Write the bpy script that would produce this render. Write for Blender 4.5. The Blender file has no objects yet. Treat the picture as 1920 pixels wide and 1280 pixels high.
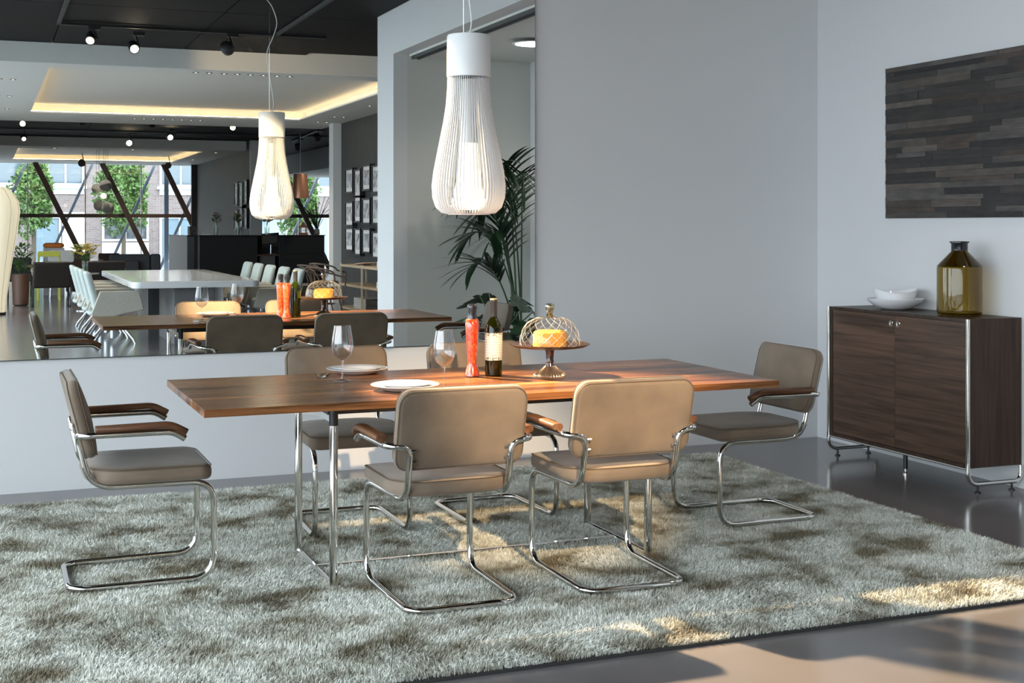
import bpy, bmesh, math, random
import numpy as np
from mathutils import Vector, Matrix, Euler
random.seed(7); rng = np.random.default_rng(7)
SC = bpy.context.scene; COL = SC.collection; PI = math.pi

# ------------------------------------------------------------------ camera, world, lights, exposure
cam = bpy.data.cameras.new('camera'); cob = bpy.data.objects.new('camera', cam); COL.objects.link(cob)
cam.sensor_width = 36; cam.lens = 2471.1 / 1920 * 36
cam.shift_y = -(640 - 423.4) / 1920
cam.clip_end = 300; cam.clip_start = .05
cob.location = (0, -7.3157, 1.3903); cob.rotation_euler = (PI / 2, 0, -.3821)
SC.camera = cob
vs = SC.view_settings
vs.view_transform = 'Standard'; vs.look = 'None'; vs.gamma = 1; vs.use_curve_mapping = False; vs.exposure = 0.64
cy = SC.cycles
cy.max_bounces = 10; cy.transparent_max_bounces = 16; cy.sample_clamp_indirect = 3.0; cy.blur_glossy = .6
cy.diffuse_bounces = 4; cy.glossy_bounces = 6; cy.transmission_bounces = 8
w = bpy.data.worlds.new('sky'); SC.world = w; w.use_nodes = True
bg = w.node_tree.nodes['Background']; bg.inputs[0].default_value = (.95, .97, 1, 1); bg.inputs[1].default_value = 5.6

def portal(name, loc, rot, sx, sy):
    l = bpy.data.lights.new(name, 'AREA'); l.shape = 'RECTANGLE'; l.size = sx; l.size_y = sy; l.cycles.is_portal = True
    o = bpy.data.objects.new(name, l); COL.objects.link(o); o.location = loc; o.rotation_euler = rot
portal('left_window_portal', (-1.99, -8.7, 1.7), (0, -PI / 2, 0), 3.1, 16.0)
portal('facade_portal', (4, -33.7, 1.65), (PI / 2, 0, 0), 14.0, 3.3)

def spot(name, loc, target, watts, deg, color=(1, .72, .42), blend=.5, rad=.04):
    l = bpy.data.lights.new(name, 'SPOT'); l.energy = watts; l.color = color; l.spot_size = math.radians(deg)
    l.spot_blend = blend; l.shadow_soft_size = rad
    o = bpy.data.objects.new(name, l); COL.objects.link(o); o.location = loc
    o.rotation_euler = (Vector(target) - Vector(loc)).to_track_quat('-Z', 'Y').to_euler()
spot('spot_on_table', (1.51, -7.16, 3.23), (2.2, -2.0, .60), 1400, 18, blend=.7)
spot('spot_by_mirror', (.80, -.30, 3.25), (2.6, -3.5, 0), 3600, 27, blend=.5)
for i_, (x_, y_, e_) in enumerate(((1.2, -10.2, 150), (3.2, -9.6, 150), (5.4, -11.5, 80), (1.5, -15.9, 150), (4.2, -16.0, 150), (2.5, -26.0, 180), (4.6, -32.6, 90), (7.2, -21.5, 80))):
    spot('downlight_beam', (x_, y_, 3.20), (x_, y_, 0), e_, 130, (1, .86, .70), .8, .08)
spot('alcove_beam', (4.5, -3.45, 2.97), (4.5, -3.45, 0), 45, 150, (1, .90, .78), .6, .14)
spot('spot_bulkhead_wash', (2.6, -7.0, 3.2), (3.6, -8.7, 3.3), 25, 90)

# ------------------------------------------------------------------ helpers
def tag(o, label=None, cat=None, group=None, kind=None):
    if label: o['label'] = label
    if cat: o['category'] = cat
    if group: o['group'] = group
    if kind: o['kind'] = kind
    return o
def thing(name, label, cat, loc=(0, 0, 0), rz=0, group=None):
    o = bpy.data.objects.new(name, None); COL.objects.link(o); o.location = loc; o.rotation_euler = (0, 0, rz)
    o.empty_display_size = .1
    return tag(o, label, cat, group)
class MB:
    def __init__(s): s.v = []; s.f = []
    def add(s, vs_, fs): n = len(s.v); s.v += [tuple(p) for p in vs_]; s.f += [tuple(i + n for i in f) for f in fs]; return s
    def box(s, x0, x1, y0, y1, z0, z1, M=None):
        v = [Vector(p) for p in ((x0, y0, z0), (x1, y0, z0), (x1, y1, z0), (x0, y1, z0), (x0, y0, z1), (x1, y0, z1), (x1, y1, z1), (x0, y1, z1))]
        if M: v = [M @ p for p in v]
        return s.add(v, [(3, 2, 1, 0), (4, 5, 6, 7), (0, 1, 5, 4), (1, 2, 6, 5), (2, 3, 7, 6), (3, 0, 4, 7)])
    def tube(s, path, r, seg=10, closed=False, rz=None, sq=1.0, cap=True, up=None):
        P = [Vector(p) for p in path]; n = len(P); rs = r if isinstance(r, (list, tuple)) else [r] * n
        T = []
        for i in range(n):
            a = P[(i - 1) % n] if (closed or i > 0) else P[i]; b = P[(i + 1) % n] if (closed or i < n - 1) else P[i]
            T.append((b - a).normalized())
        N = Vector(up) if up else (Vector((0, 0, 1)) if abs(T[0].z) < .9 else Vector((1, 0, 0)))
        vs_ = []
        for i in range(n):
            N = (N - T[i] * N.dot(T[i]))
            if N.length < 1e-6: N = T[i].orthogonal()
            N.normalize(); B = T[i].cross(N)
            for k in range(seg):
                a = 2 * PI * k / seg; c, d = math.cos(a), math.sin(a)
                if sq != 1: c = math.copysign(abs(c) ** sq, c); d = math.copysign(abs(d) ** sq, d)
                vs_.append(P[i] + N * (c * (rz if rz else rs[i])) + B * (d * rs[i]))
        fs = []
        for i in range(n if closed else n - 1):
            j = (i + 1) % n
            for k in range(seg):
                l = (k + 1) % seg; fs.append((i * seg + k, i * seg + l, j * seg + l, j * seg + k))
        if not closed and cap: fs += [tuple(range(seg))[::-1], tuple(range((n - 1) * seg, n * seg))]
        return s.add(vs_, fs)
    def lathe(s, prof, c=(0, 0, 0), seg=32, cap0=True, cap1=True, warp=None):
        vs_ = []; n = len(prof)
        for r, z in prof:
            for k in range(seg):
                a = 2 * PI * k / seg; p = (c[0] + r * math.cos(a), c[1] + r * math.sin(a), c[2] + z)
                vs_.append(warp(p, a, r) if warp else p)
        fs = [(i * seg + k, i * seg + (k + 1) % seg, (i + 1) * seg + (k + 1) % seg, (i + 1) * seg + k) for i in range(n - 1) for k in range(seg)]
        if cap0: fs.append(tuple(range(seg))[::-1])
        if cap1: fs.append(tuple(range((n - 1) * seg, n * seg)))
        return s.add(vs_, fs)
    def obj(s, name, mat, parent=None, smooth=False, bevel=0, kind=None, label=None, cat=None, group=None, loc=None, ang=35):
        me = bpy.data.meshes.new(name); me.from_pydata(s.v, [], s.f); me.validate()
        if smooth:
            me.shade_smooth()
            try: me.set_sharp_from_angle(angle=math.radians(ang))
            except Exception: pass
        me.materials.append(mat)
        o = bpy.data.objects.new(name, me); COL.objects.link(o)
        if parent: o.parent = parent
        if loc: o.location = loc
        if bevel:
            m = o.modifiers.new('b', 'BEVEL'); m.width = bevel; m.segments = 2; m.limit_method = 'ANGLE'
        return tag(o, label, cat, group, kind)
def B(*a, M=None): return MB().box(*a, M=M)
def copy_tree(o, parent=None):
    c = o.copy(); COL.objects.link(c)
    if parent: c.parent = parent
    for ch in list(o.children): copy_tree(ch, c)
    return c
def place(o, loc, rz=None, label=None, group=None):
    o.location = loc
    if rz is not None: o.rotation_euler = (0, 0, rz)
    return tag(o, label, None, group)
def fillet(pts, r, n=6, closed=False):
    P = [Vector(p) for p in pts]; N = len(P); out = []
    for i in range(N):
        if not closed and i in (0, N - 1): out.append(P[i]); continue
        a, b, c = P[i - 1], P[i], P[(i + 1) % N]
        rr = r[i] if isinstance(r, (list, tuple)) else r
        u = (a - b); v = (c - b); t = min(rr, u.length * .49, v.length * .49)
        if t < 1e-5: out.append(b); continue
        p0 = b + u.normalized() * t; p1 = b + v.normalized() * t
        for k in range(n + 1):
            q = k / n; out.append(p0 * (1 - q) ** 2 + b * 2 * q * (1 - q) + p1 * q * q)
    return out
def rrect(hx, hy, r, n=6, rr=None):
    """rounded rectangle outline; rr: per-corner radius (++, -+, --, +-)"""
    out = []; R_ = rr or (r, r, r, r)
    for (sx, sy, a0), q in zip(((1, 1, 0), (-1, 1, PI / 2), (-1, -1, PI), (1, -1, 1.5 * PI)), R_):
        q = max(q, 1e-4)
        for k in range(n + 1):
            a = a0 + PI / 2 * k / n; out.append((sx * (hx - q) + q * math.cos(a), sy * (hy - q) + q * math.sin(a)))
    return out
def cushion(hx, hy, r, th, e, crown=.0, rr=None, fn=None, n=6):
    """soft slab: edge rounding e, thickness th, optional per-corner radii and a warp fn(x,y,z)->(x,y,z)"""
    m = MB(); rings = []
    lv = []
    for k in range(5):
        a = PI / 2 * k / 4; lv.append((e * (1 - math.sin(a)), -th / 2 + e * (1 - math.cos(a))))
    lv = lv + [(i_, -z_) for i_, z_ in lv[::-1]]
    def ring(ins, z):
        q = [max(x - ins, .004) for x in (rr or (r,) * 4)]
        return [(x, y, z) for x, y in rrect(hx - ins, hy - ins, 0, n, q)]
    mn = min(hx, hy)
    for f in (.75, .4): rings.append(ring(mn * f, -th / 2))
    for i_, z_ in lv: rings.append(ring(i_, z_))
    for f, c in ((.3, .6), (.55, .85), (.8, 1)): rings.append(ring(mn * f, th / 2 + crown * c))
    K = len(rings[0]); V_ = [p for rg in rings for p in rg]
    if fn: V_ = [fn(*p) for p in V_]
    F = [(i * K + k, i * K + (k + 1) % K, (i + 1) * K + (k + 1) % K, (i + 1) * K + k) for i in range(len(rings) - 1) for k in range(K)]
    F += [tuple(range(K))[::-1], tuple(range((len(rings) - 1) * K, len(rings) * K))]
    return m.add(V_, F)

# ------------------------------------------------------------------ materials
def mat(name, col=(.5, .5, .5), rough=.5, metal=0, noise=0, nscale=8, bump=0, bscale=40, emis=None, estr=0, rnd=0, spec=.5, sheen=0, stretch=(1, 1, 1), col2=None, ctr=.5, coat=0, tr=0, aniso=0):
    m = bpy.data.materials.new(name); m.use_nodes = True; nt = m.node_tree; N = nt.nodes; L = nt.links; b = N['Principled BSDF']
    b.inputs['Base Color'].default_value = (*col, 1); b.inputs['Roughness'].default_value = rough; b.inputs['Metallic'].default_value = metal
    b.inputs['Specular IOR Level'].default_value = spec
    if sheen: b.inputs['Sheen Weight'].default_value = sheen
    if coat: b.inputs['Coat Weight'].default_value = coat; b.inputs['Coat Roughness'].default_value = .15
    if tr: b.inputs['Transmission Weight'].default_value = tr
    if emis: b.inputs['Emission Color'].default_value = (*emis, 1); b.inputs['Emission Strength'].default_value = estr
    tc = mp = None
    if noise or bump or col2:
        tc = N.new('ShaderNodeTexCoord'); mp = N.new('ShaderNodeMapping'); mp.inputs['Scale'].default_value = stretch; L.new(tc.outputs['Object'], mp.inputs['Vector'])
    if noise or col2:
        t = N.new('ShaderNodeTexNoise'); t.inputs['Scale'].default_value = nscale; t.inputs['Detail'].default_value = 6; L.new(mp.outputs[0], t.inputs['Vector'])
        r = N.new('ShaderNodeValToRGB'); L.new(t.outputs['Fac'], r.inputs[0])
        c2 = col2 or tuple(c * (1 - noise) for c in col)
        r.color_ramp.elements[0].position = ctr - .17; r.color_ramp.elements[0].color = (*c2, 1)
        r.color_ramp.elements[1].position = ctr + .17; r.color_ramp.elements[1].color = (*col, 1)
        last = r.outputs[0]
        if rnd:
            oi = N.new('ShaderNodeObjectInfo'); h = N.new('ShaderNodeHueSaturation'); mr = N.new('ShaderNodeMapRange')
            mr.inputs['To Min'].default_value = 1 - rnd; mr.inputs['To Max'].default_value = 1 + rnd
            L.new(oi.outputs['Random'], mr.inputs['Value']); L.new(mr.outputs[0], h.inputs['Value']); L.new(last, h.inputs['Color']); last = h.outputs[0]
        L.new(last, b.inputs['Base Color'])
    if bump:
        t = N.new('ShaderNodeTexNoise'); t.inputs['Scale'].default_value = bscale; t.inputs['Detail'].default_value = 4; L.new(mp.outputs[0], t.inputs['Vector'])
        q = N.new('ShaderNodeBump'); q.inputs['Strength'].default_value = bump; q.inputs['Distance'].default_value = .01; L.new(t.outputs['Fac'], q.inputs['Height']); L.new(q.outputs[0], b.inputs['Normal'])
    return m
def wood(name, dark, light, axis=0, rnd=.25, rough=.35, scale=1.0, coat=0):
    m = bpy.data.materials.new(name); m.use_nodes = True; nt = m.node_tree; N = nt.nodes; L = nt.links; b = N['Principled BSDF']
    tc = N.new('ShaderNodeTexCoord'); oi = N.new('ShaderNodeObjectInfo')
    mp = N.new('ShaderNodeMapping'); s = [26 * scale] * 3; s[axis] = 1.1 * scale; mp.inputs['Scale'].default_value = s
    off = N.new('ShaderNodeVectorMath'); off.operation = 'MULTIPLY_ADD'
    cb = N.new('ShaderNodeCombineXYZ')
    for i in range(3): L.new(oi.outputs['Random'], cb.inputs[i])
    off.inputs[1].default_value = (13, 7, 5); L.new(cb.outputs[0], off.inputs[0]); L.new(tc.outputs['Object'], off.inputs[2])
    L.new(off.outputs[0], mp.inputs['Vector'])
    t = N.new('ShaderNodeTexNoise'); t.inputs['Scale'].default_value = 1.6; t.inputs['Detail'].default_value = 8; t.inputs['Roughness'].default_value = .62; t.inputs['Distortion'].default_value = .5
    L.new(mp.outputs[0], t.inputs['Vector'])
    r = N.new('ShaderNodeValToRGB'); r.color_ramp.elements[0].position = .32; r.color_ramp.elements[0].color = (*dark, 1)
    r.color_ramp.elements[1].position = .68; r.color_ramp.elements[1].color = (*light, 1); L.new(t.outputs['Fac'], r.inputs[0])
    h = N.new('ShaderNodeHueSaturation'); mr = N.new('ShaderNodeMapRange'); mr.inputs['To Min'].default_value = 1 - rnd; mr.inputs['To Max'].default_value = 1 + rnd
    L.new(oi.outputs['Random'], mr.inputs['Value']); L.new(mr.outputs[0], h.inputs['Value']); L.new(r.outputs[0], h.inputs['Color']); L.new(h.outputs[0], b.inputs['Base Color'])
    b.inputs['Roughness'].default_value = rough; b.inputs['Specular IOR Level'].default_value = .28
    if coat: b.inputs['Coat Weight'].default_value = coat
    q = N.new('ShaderNodeBump'); q.inputs['Strength'].default_value = .06; q.inputs['Distance'].default_value = .003; L.new(t.outputs['Fac'], q.inputs['Height']); L.new(q.outputs[0], b.inputs['Normal'])
    return m
def thin_glass(name, tint=(1, 1, 1), rough=.0, boost=1.0):
    m = bpy.data.materials.new(name); m.use_nodes = True; nt = m.node_tree; N = nt.nodes; L = nt.links
    for n in list(N): N.remove(n)
    o = N.new('ShaderNodeOutputMaterial'); mx = N.new('ShaderNodeMixShader'); t = N.new('ShaderNodeBsdfTransparent'); g = N.new('ShaderNodeBsdfGlossy'); lw_ = N.new('ShaderNodeLayerWeight')
    lw_.inputs['Blend'].default_value = .5; pw = N.new('ShaderNodeMath'); pw.operation = 'POWER'; pw.inputs[1].default_value = 3.5; f = N.new('ShaderNodeMath'); f.operation = 'MULTIPLY_ADD'; f.inputs[1].default_value = .8; f.inputs[2].default_value = .045 * boost
    L.new(lw_.outputs['Facing'], pw.inputs[0]); L.new(pw.outputs[0], f.inputs[0]); t.inputs['Color'].default_value = (*tint, 1); g.inputs['Roughness'].default_value = rough
    L.new(f.outputs[0], mx.inputs[0]); L.new(t.outputs[0], mx.inputs[1]); L.new(g.outputs[0], mx.inputs[2]); L.new(mx.outputs[0], o.inputs[0])
    return m
def glow(name, col, s):
    m = bpy.data.materials.new(name); m.use_nodes = True; b = m.node_tree.nodes['Principled BSDF']
    b.inputs['Base Color'].default_value = (*col, 1); b.inputs['Emission Color'].default_value = (*col, 1); b.inputs['Emission Strength'].default_value = s
    return m
M = {}
M['wall'] = mat('white_paint', (.66, .665, .68), .6, bump=.03, bscale=120)
M['niche'] = mat('niche_paint', (.60, .605, .58), .6)
M['black_ceiling'] = mat('black_ceiling', (.0065, .007, .0085), .7, spec=.2)
M['black'] = mat('black_metal', (.012, .012, .014), .4)
M['white_ceiling'] = mat('white_ceiling', (.78, .78, .76), .6)
M['grey_plaster'] = mat('grey_plaster', (.052, .056, .058), .6, noise=.35, nscale=3, stretch=(1, 3, .5))
M['floor'] = mat('resin_floor', (.155, .145, .15), .16, noise=.12, nscale=1.2, spec=.5)
M['chrome'] = mat('chrome', (.78, .77, .74), .07, 1)
M['satin'] = mat('satin_steel', (.62, .66, .72), .22, 1)
M['suede'] = mat('taupe_suede', (.195, .142, .098), .75, noise=.34, nscale=5, bump=.08, bscale=180, sheen=.25)
M['seam'] = mat('seam_thread', (.12, .085, .058), .7)
M['walnut'] = wood('walnut_board', (.05, .018, .007), (.33, .135, .05), 0, rnd=.1, rough=.24)
M['walnut_dark'] = wood('walnut_board_dark', (.028, .010, .005), (.16, .062, .026), 0, rnd=.15, rough=.24)
M['walnut_light'] = wood('walnut_board_light', (.12, .048, .02), (.46, .22, .095), 0, rnd=.1, rough=.24)
M['walnut_x'] = wood('walnut_armrest', (.075, .03, .016), (.21, .10, .05), 0, rnd=.05, rough=.35)
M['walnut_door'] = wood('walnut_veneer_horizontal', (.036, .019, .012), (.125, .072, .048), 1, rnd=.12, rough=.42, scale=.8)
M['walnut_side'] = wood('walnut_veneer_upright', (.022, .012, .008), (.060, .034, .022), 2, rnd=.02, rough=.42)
M['white_lac'] = mat('white_lacquer', (.74, .74, .76), .09)
M['porcelain'] = mat('porcelain', (.80, .80, .82), .12, spec=.6)
M['steel'] = mat('cutlery_steel', (.6, .6, .6), .12, 1)
M['glass'] = thin_glass('clear_glass', (.95, .96, .97), boost=1.8)
M['pane'] = thin_glass('window_glass', (.90, .95, .97))
M['paint_white'] = mat('white_frame_paint', (.78, .80, .82), .4)

# ------------------------------------------------------------------ structure: shell of the showroom
ST = 'structure'
B(-2.2, 11.2, -34.2, .2, -.2, 0).obj('floor', M['floor'], kind=ST)
B(-2.2, 5.3, 0, .2, 0, 3.5).obj('wall_back', M['wall'], kind=ST)
B(5.112, 5.3, -5.28, 0, 0, 3.5).obj('wall_right', M['wall'], kind=ST)
# alcove whose low ceiling starts at a header over the rug's right side
B(3.82, 5.12, -5.28, -4.95, 0, 3.06).obj('wall_alcove_front', M['niche'], kind=ST)
B(3.68, 3.84, -5.28, 0, 3.05, 3.49).obj('wall_alcove_header', M['wall'], kind=ST)
B(3.68, 3.82, -5.28, -4.95, 0, 3.05).obj('wall_alcove_pier', M['wall'], kind=ST)
B(3.84, 5.12, -4.95, 0, 3.03, 3.13).obj('ceiling_alcove', M['niche'], kind=ST)
tr = MB()
for x in (3.845, 3.90): tr.box(x, x + .028, -4.9, -.05, 3.0, 3.03)
tr.obj('trim_2', M['grey_plaster'], kind=ST)
B(3.68, 6.2, -5.5, -5.28, 0, 3.5).obj('wall_front', M['wall'], kind=ST)
B(6.05, 6.2, -16.1, -5.5, 0, 3.5).obj('wall_grey', M['grey_plaster'], kind=ST)
B(5.90, 6.2, -16.4, -16.1, 0, 3.5).obj('wall_column', M['wall'], kind=ST)
# black ceiling made of panels, with recessed joints
cz = 3.48
B(-2.2, 11.2, -34.2, .2, cz + .03, cz + .2).obj('ceiling', M['black_ceiling'], kind=ST)
def ceiling_panels(x0, x1, y0, y1, nx, ny):
    dx = (x1 - x0) / nx; dy = (y1 - y0) / ny
    base = MB().box(.006, dx - .006, .006, dy - .006, 0, .03).obj('panel', M['black_ceiling'], bpy.data.objects['ceiling'])
    for i in range(nx):
        for j in range(ny):
            o = base if i == j == 0 else base.copy()
            if o is not base: COL.objects.link(o)
            o.location = (x0 + i * dx, y0 + j * dy, cz)
ceiling_panels(-2.2, 3.68, -8.65, 0, 4, 3)
ceiling_panels(-2.2, 8.5, -25.4, -17.6, 5, 2)
def tray_ceiling(n, y0, y1, tx0, tx1, ty0, ty1, x0=-2.2, x1=6.05):
    m = MB()
    for g_, za, zb in ((0, 3.25, 3.275), (.16, 3.275, cz + .05)):
        a0, a1, b0_, b1_ = tx0 - g_, tx1 + g_, ty0 - g_, ty1 + g_
        m.box(x0, x1, b1_, y1, za, zb); m.box(x0, x1, y0, b0_, za, zb)
        m.box(x0, a0, b0_, b1_, za, zb); m.box(a1, x1, b0_, b1_, za, zb)
    m.box(tx0 - .17, tx1 + .17, ty0 - .17, ty1 + .17, 3.40, cz + .04)
    m.obj('ceiling_tray' + n, M['white_ceiling'], kind=ST)
    e = glow('warm_led_strip' + n, (1, .70, .36), 26)
    L_ = thing('cove_light_strip', 'warm light strip glowing round the %s recessed white ceiling tray' % ('nearer' if n == '' else 'farther'), 'strip light', ((tx0 + tx1) / 2, (ty0 + ty1) / 2, 3.26))
    cx, cyy = (tx0 + tx1) / 2, (ty0 + ty1) / 2
    k = 0
    for (a, b_, c, d) in ((tx0 - .1, tx1 + .1, ty0 - .06, ty0 - .045), (tx0 - .06, tx0 - .045, ty0, ty1), (tx1 + .045, tx1 + .06, ty0, ty1), (tx0 - .1, tx1 + .1, ty1 + .045, ty1 + .06)):
        MB().box(a - cx, b_ - cx, c - cyy, d - cyy, .016, .024).obj('led_strip', e, L_)
tray_ceiling('', -17.6, -8.65, .73, 5.18, -15.7, -9.15)
tray_ceiling('_far', -34.0, -25.4, .79, 5.15, -32.2, -26.3)
# ledges that hide the strips are the tray's own lip; side room beyond the grey wall
B(8.5, 8.6, -34, -16.4, 2.93, cz + .02).obj('wall_side_bulkhead', M['wall'], kind=ST)
B(8.6, 11.2, -34, -16.4, 2.93, 3.03).obj('ceiling_side', M['white_ceiling'], kind=ST)
B(11.0, 11.2, -34, -16.4, 0, 3.5).obj('wall_side', M['wall'], kind=ST)
B(6.2, 11.2, -16.5, -16.3, 0, 3.5).obj('wall_side_front', M['wall'], kind=ST)
B(6.05, 6.25, -33.8, -24.7, 0, 3.5).obj('wall_grey_far', M['grey_plaster'], kind=ST)
B(6.0, 6.27, -24.7, -24.5, 0, 3.45).obj('trim_3', M['wall'], kind=ST)
B(5.98, 6.08, -33.7, -33.5, 0, 3.25).obj('trim_4', M['wall'], kind=ST)

# left window wall (outside the frame, the source of the cool daylight)
lw = MB()
lw.box(-2.2, -2.0, -.6, .2, 0, 3.5); lw.box(-2.2, -2.0, -34, -16.8, 0, 3.5); lw.box(-2.2, -2.0, -16.8, -.6, 3.2, 3.5); lw.box(-2.2, -2.0, -16.8, -.6, 0, .12)
lw.obj('wall_left', M['wall'], kind=ST)
wl = thing('window_1', None, None, (-2.1, -8.7, 0)); wl['kind'] = ST
for i in range(9):
    y = -16.75 + 2.02 * i + 8.7; B(-.05, .05, y - .04, y + .04, .12, 3.2).obj('mullion', M['black'], wl)
for i in range(8):
    y = -16.75 + 2.02 * i + 8.7; B(-.008, .008, y + .05, y + 1.96, .13, 3.19).obj('pane', M['pane'], wl)

# ------------------------------------------------------------------ large mirror on the back wall
silver = mat('mirror_silver', (.80, .835, .825), .0, 1)
mr = thing('wall_mirror', 'huge frameless mirror on the white wall behind the dining table', 'mirror', (.04, -.02, 2.05))
B(-2.03, 3.04, 0, .008, -1.355, 1.25).obj('mirror_glass', silver, mr)
B(-2.03, 3.043, .008, .019, -1.36, 1.252).obj('backing', mat('mirror_backing', (.05, .06, .06), .4), mr)

# ------------------------------------------------------------------ shag rug
rugm = bpy.data.materials.new('shag_pile'); rugm.use_nodes = True
nt = rugm.node_tree; N = nt.nodes; L = nt.links; b = N['Principled BSDF']
tc = N.new('ShaderNodeTexCoord')
def rn(scale, det, stretch, dist=.6):
    mp = N.new('ShaderNodeMapping'); mp.inputs['Scale'].default_value = stretch; L.new(tc.outputs['Object'], mp.inputs[0])
    t = N.new('ShaderNodeTexNoise'); t.inputs['Scale'].default_value = scale; t.inputs['Detail'].default_value = det; t.inputs['Distortion'].default_value = dist; t.inputs['Roughness'].default_value = .6
    L.new(mp.outputs[0], t.inputs['Vector']); return t.outputs['Fac']
r1 = N.new('ShaderNodeValToRGB'); L.new(rn(3.4, 9, (1, 1.15, 0), .25), r1.inputs[0])
for e_, (p_, c_) in zip(r1.color_ramp.elements, ((.37, (.25, .21, .135, 1)), (.47, (.66, .65, .56, 1)))): e_.position = p_; e_.color = c_
e_ = r1.color_ramp.elements.new(.56); e_.color = (.95, .96, .90, 1)
r2 = N.new('ShaderNodeValToRGB'); L.new(rn(48, 3, (1, 1, 0), .2), r2.inputs[0])
r2.color_ramp.elements[0].position = .36; r2.color_ramp.elements[0].color = (.58, .58, .55, 1); r2.color_ramp.elements[1].position = .65; r2.color_ramp.elements[1].color = (1, 1, 1, 1)
mx = N.new('ShaderNodeMix'); mx.data_type = 'RGBA'; mx.blend_type = 'MULTIPLY'; mx.inputs[0].default_value = 1
L.new(r1.outputs[0], mx.inputs[6]); L.new(r2.outputs[0], mx.inputs[7]); L.new(mx.outputs[2], b.inputs['Base Color'])
b.inputs['Roughness'].default_value = .55; b.inputs['Sheen Weight'].default_value = .3; b.inputs['Specular IOR Level'].default_value = .3
RX0, RX1, RY0, RY1 = -.6, 4.09, -3.50, -.38
rug = thing('shag_rug', 'large mottled grey-green shag rug under the dining table', 'rug', (0, 0, 0))
B(RX0, RX1, RY0, RY1, .0015, .010).obj('backing', mat('rug_backing', (.03, .03, .03), .8), rug)
def pile(n):
    x = rng.uniform(RX0 + .005, RX1 - .005, n); y = rng.uniform(RY0 + .005, RY1 - .005, n)
    def fld(x, y, ks):
        s_ = np.zeros_like(x)
        for kx, ky, ph in ks: s_ += np.sin(kx * x + ky * y + ph)
        return s_ / math.sqrt(len(ks))
    mk = lambda f: [(rng.normal(0, f), rng.normal(0, f), rng.uniform(0, 6.28)) for _ in range(9)]
    ang = 1.5 * fld(x, y, mk(4)) + .8 * fld(x, y, mk(30)) + rng.normal(0, 1.1, n) - .6
    ln = .023 * rng.uniform(.7, 1.2, n); lean = np.clip(.55 + .25 * fld(x, y, mk(9)) + rng.normal(0, .22, n), .1, 1.15)
    # edges splay outwards
    ex = np.where(x > RX1 - .03, 1, 0.); ey = np.where(y < RY0 + .03, -1, 0.) + np.where(y > RY1 - .03, 1, 0.)
    dx = np.cos(ang) + 1.6 * ex; dy = np.sin(ang) + 1.6 * ey; q = np.hypot(dx, dy) + 1e-6; dx /= q; dy /= q
    wa = rng.uniform(0, 2 * PI, n); wx = np.cos(wa) * .0013; wy = np.sin(wa) * .0013
    z0 = .008
    P = np.zeros((n, 5, 3), np.float32)
    sx = np.sin(lean) * ln; cz_ = np.cos(lean) * ln
    mxp = x + dx * sx * .35; myp = y + dy * sx * .35; mz = z0 + cz_ * .62
    tx = x + dx * sx * 1.15; ty = y + dy * sx * 1.15; tz = z0 + cz_ * .95
    P[:, 0] = np.stack([x - wx, y - wy, np.full(n, z0)], 1); P[:, 1] = np.stack([x + wx, y + wy, np.full(n, z0)], 1)
    P[:, 2] = np.stack([mxp + wx, myp + wy, mz], 1); P[:, 3] = np.stack([mxp - wx, myp - wy, mz], 1); P[:, 4] = np.stack([tx, ty, tz], 1)
    me = bpy.data.meshes.new('pile'); me.vertices.add(n * 5); me.vertices.foreach_set('co', P.ravel())
    me.loops.add(n * 7); me.polygons.add(n * 2)
    base = (np.arange(n) * 5)[:, None]; li = (base + np.array([0, 1, 2, 3, 3, 2, 4])).astype(np.int32)
    me.loops.foreach_set('vertex_index', li.ravel())
    st = (np.arange(n) * 7)[:, None] + np.array([0, 4]); me.polygons.foreach_set('loop_start', st.astype(np.int32).ravel())
    me.update(calc_edges=True); me.materials.append(rugm)
    o = bpy.data.objects.new('pile', me); COL.objects.link(o); o.parent = rug; o['kind'] = 'stuff'
pile(780000)

# ------------------------------------------------------------------ dining table
tb = thing('dining_table', 'long walnut dining table with chrome frame legs on the rug', 'table', (1.916, -2.102, 0), .003)
HX, HY = 1.192, .4925
wds = [.09, .075, .11, .06, .085, .10, .055, .09, .08, .07, .10, .07]; q_ = 2 * HY / sum(wds); y0 = -HY
for i, wB in enumerate(wds):
    wB *= q_
    B(-HX, HX, y0 + .0003, y0 + wB - .0003, .713, .741).obj('board', M[('walnut', 'walnut_dark', 'walnut', 'walnut_light', 'walnut_dark', 'walnut')[i * 7 % 6] if i % 5 else 'walnut'], tb, bevel=.0009)
    y0 += wB
B(-.70, .70, -.30, .30, .672, .713).obj('apron', M['black'], tb, bevel=.003)
for s in (-1, 1):
    x = s * .675
    for yy in (-.297, .297):
        MB().tube([(x, yy, .02), (x, yy, .668)], .0165, 14).obj('leg', M['chrome'], tb, smooth=True)
        MB().tube([(x, yy, .63), (x, yy, .70)], .0175, 14).obj('leg_collar', M['black'], tb, smooth=True)
    MB().tube(fillet([(x, -.297, .04), (x, -.297, .018), (x, .297, .018), (x, .297, .04)], .02), .013, 10).obj('floor_bar', M['chrome'], tb, smooth=True)
    B(x - .011, x + .011, -.29, .29, .640, .668).obj('cross_bar', M['chrome'], tb, bevel=.002)
B(-.675, .675, -.012, .012, .018, .028).obj('stretcher', M['chrome'], tb, bevel=.002)

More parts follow.
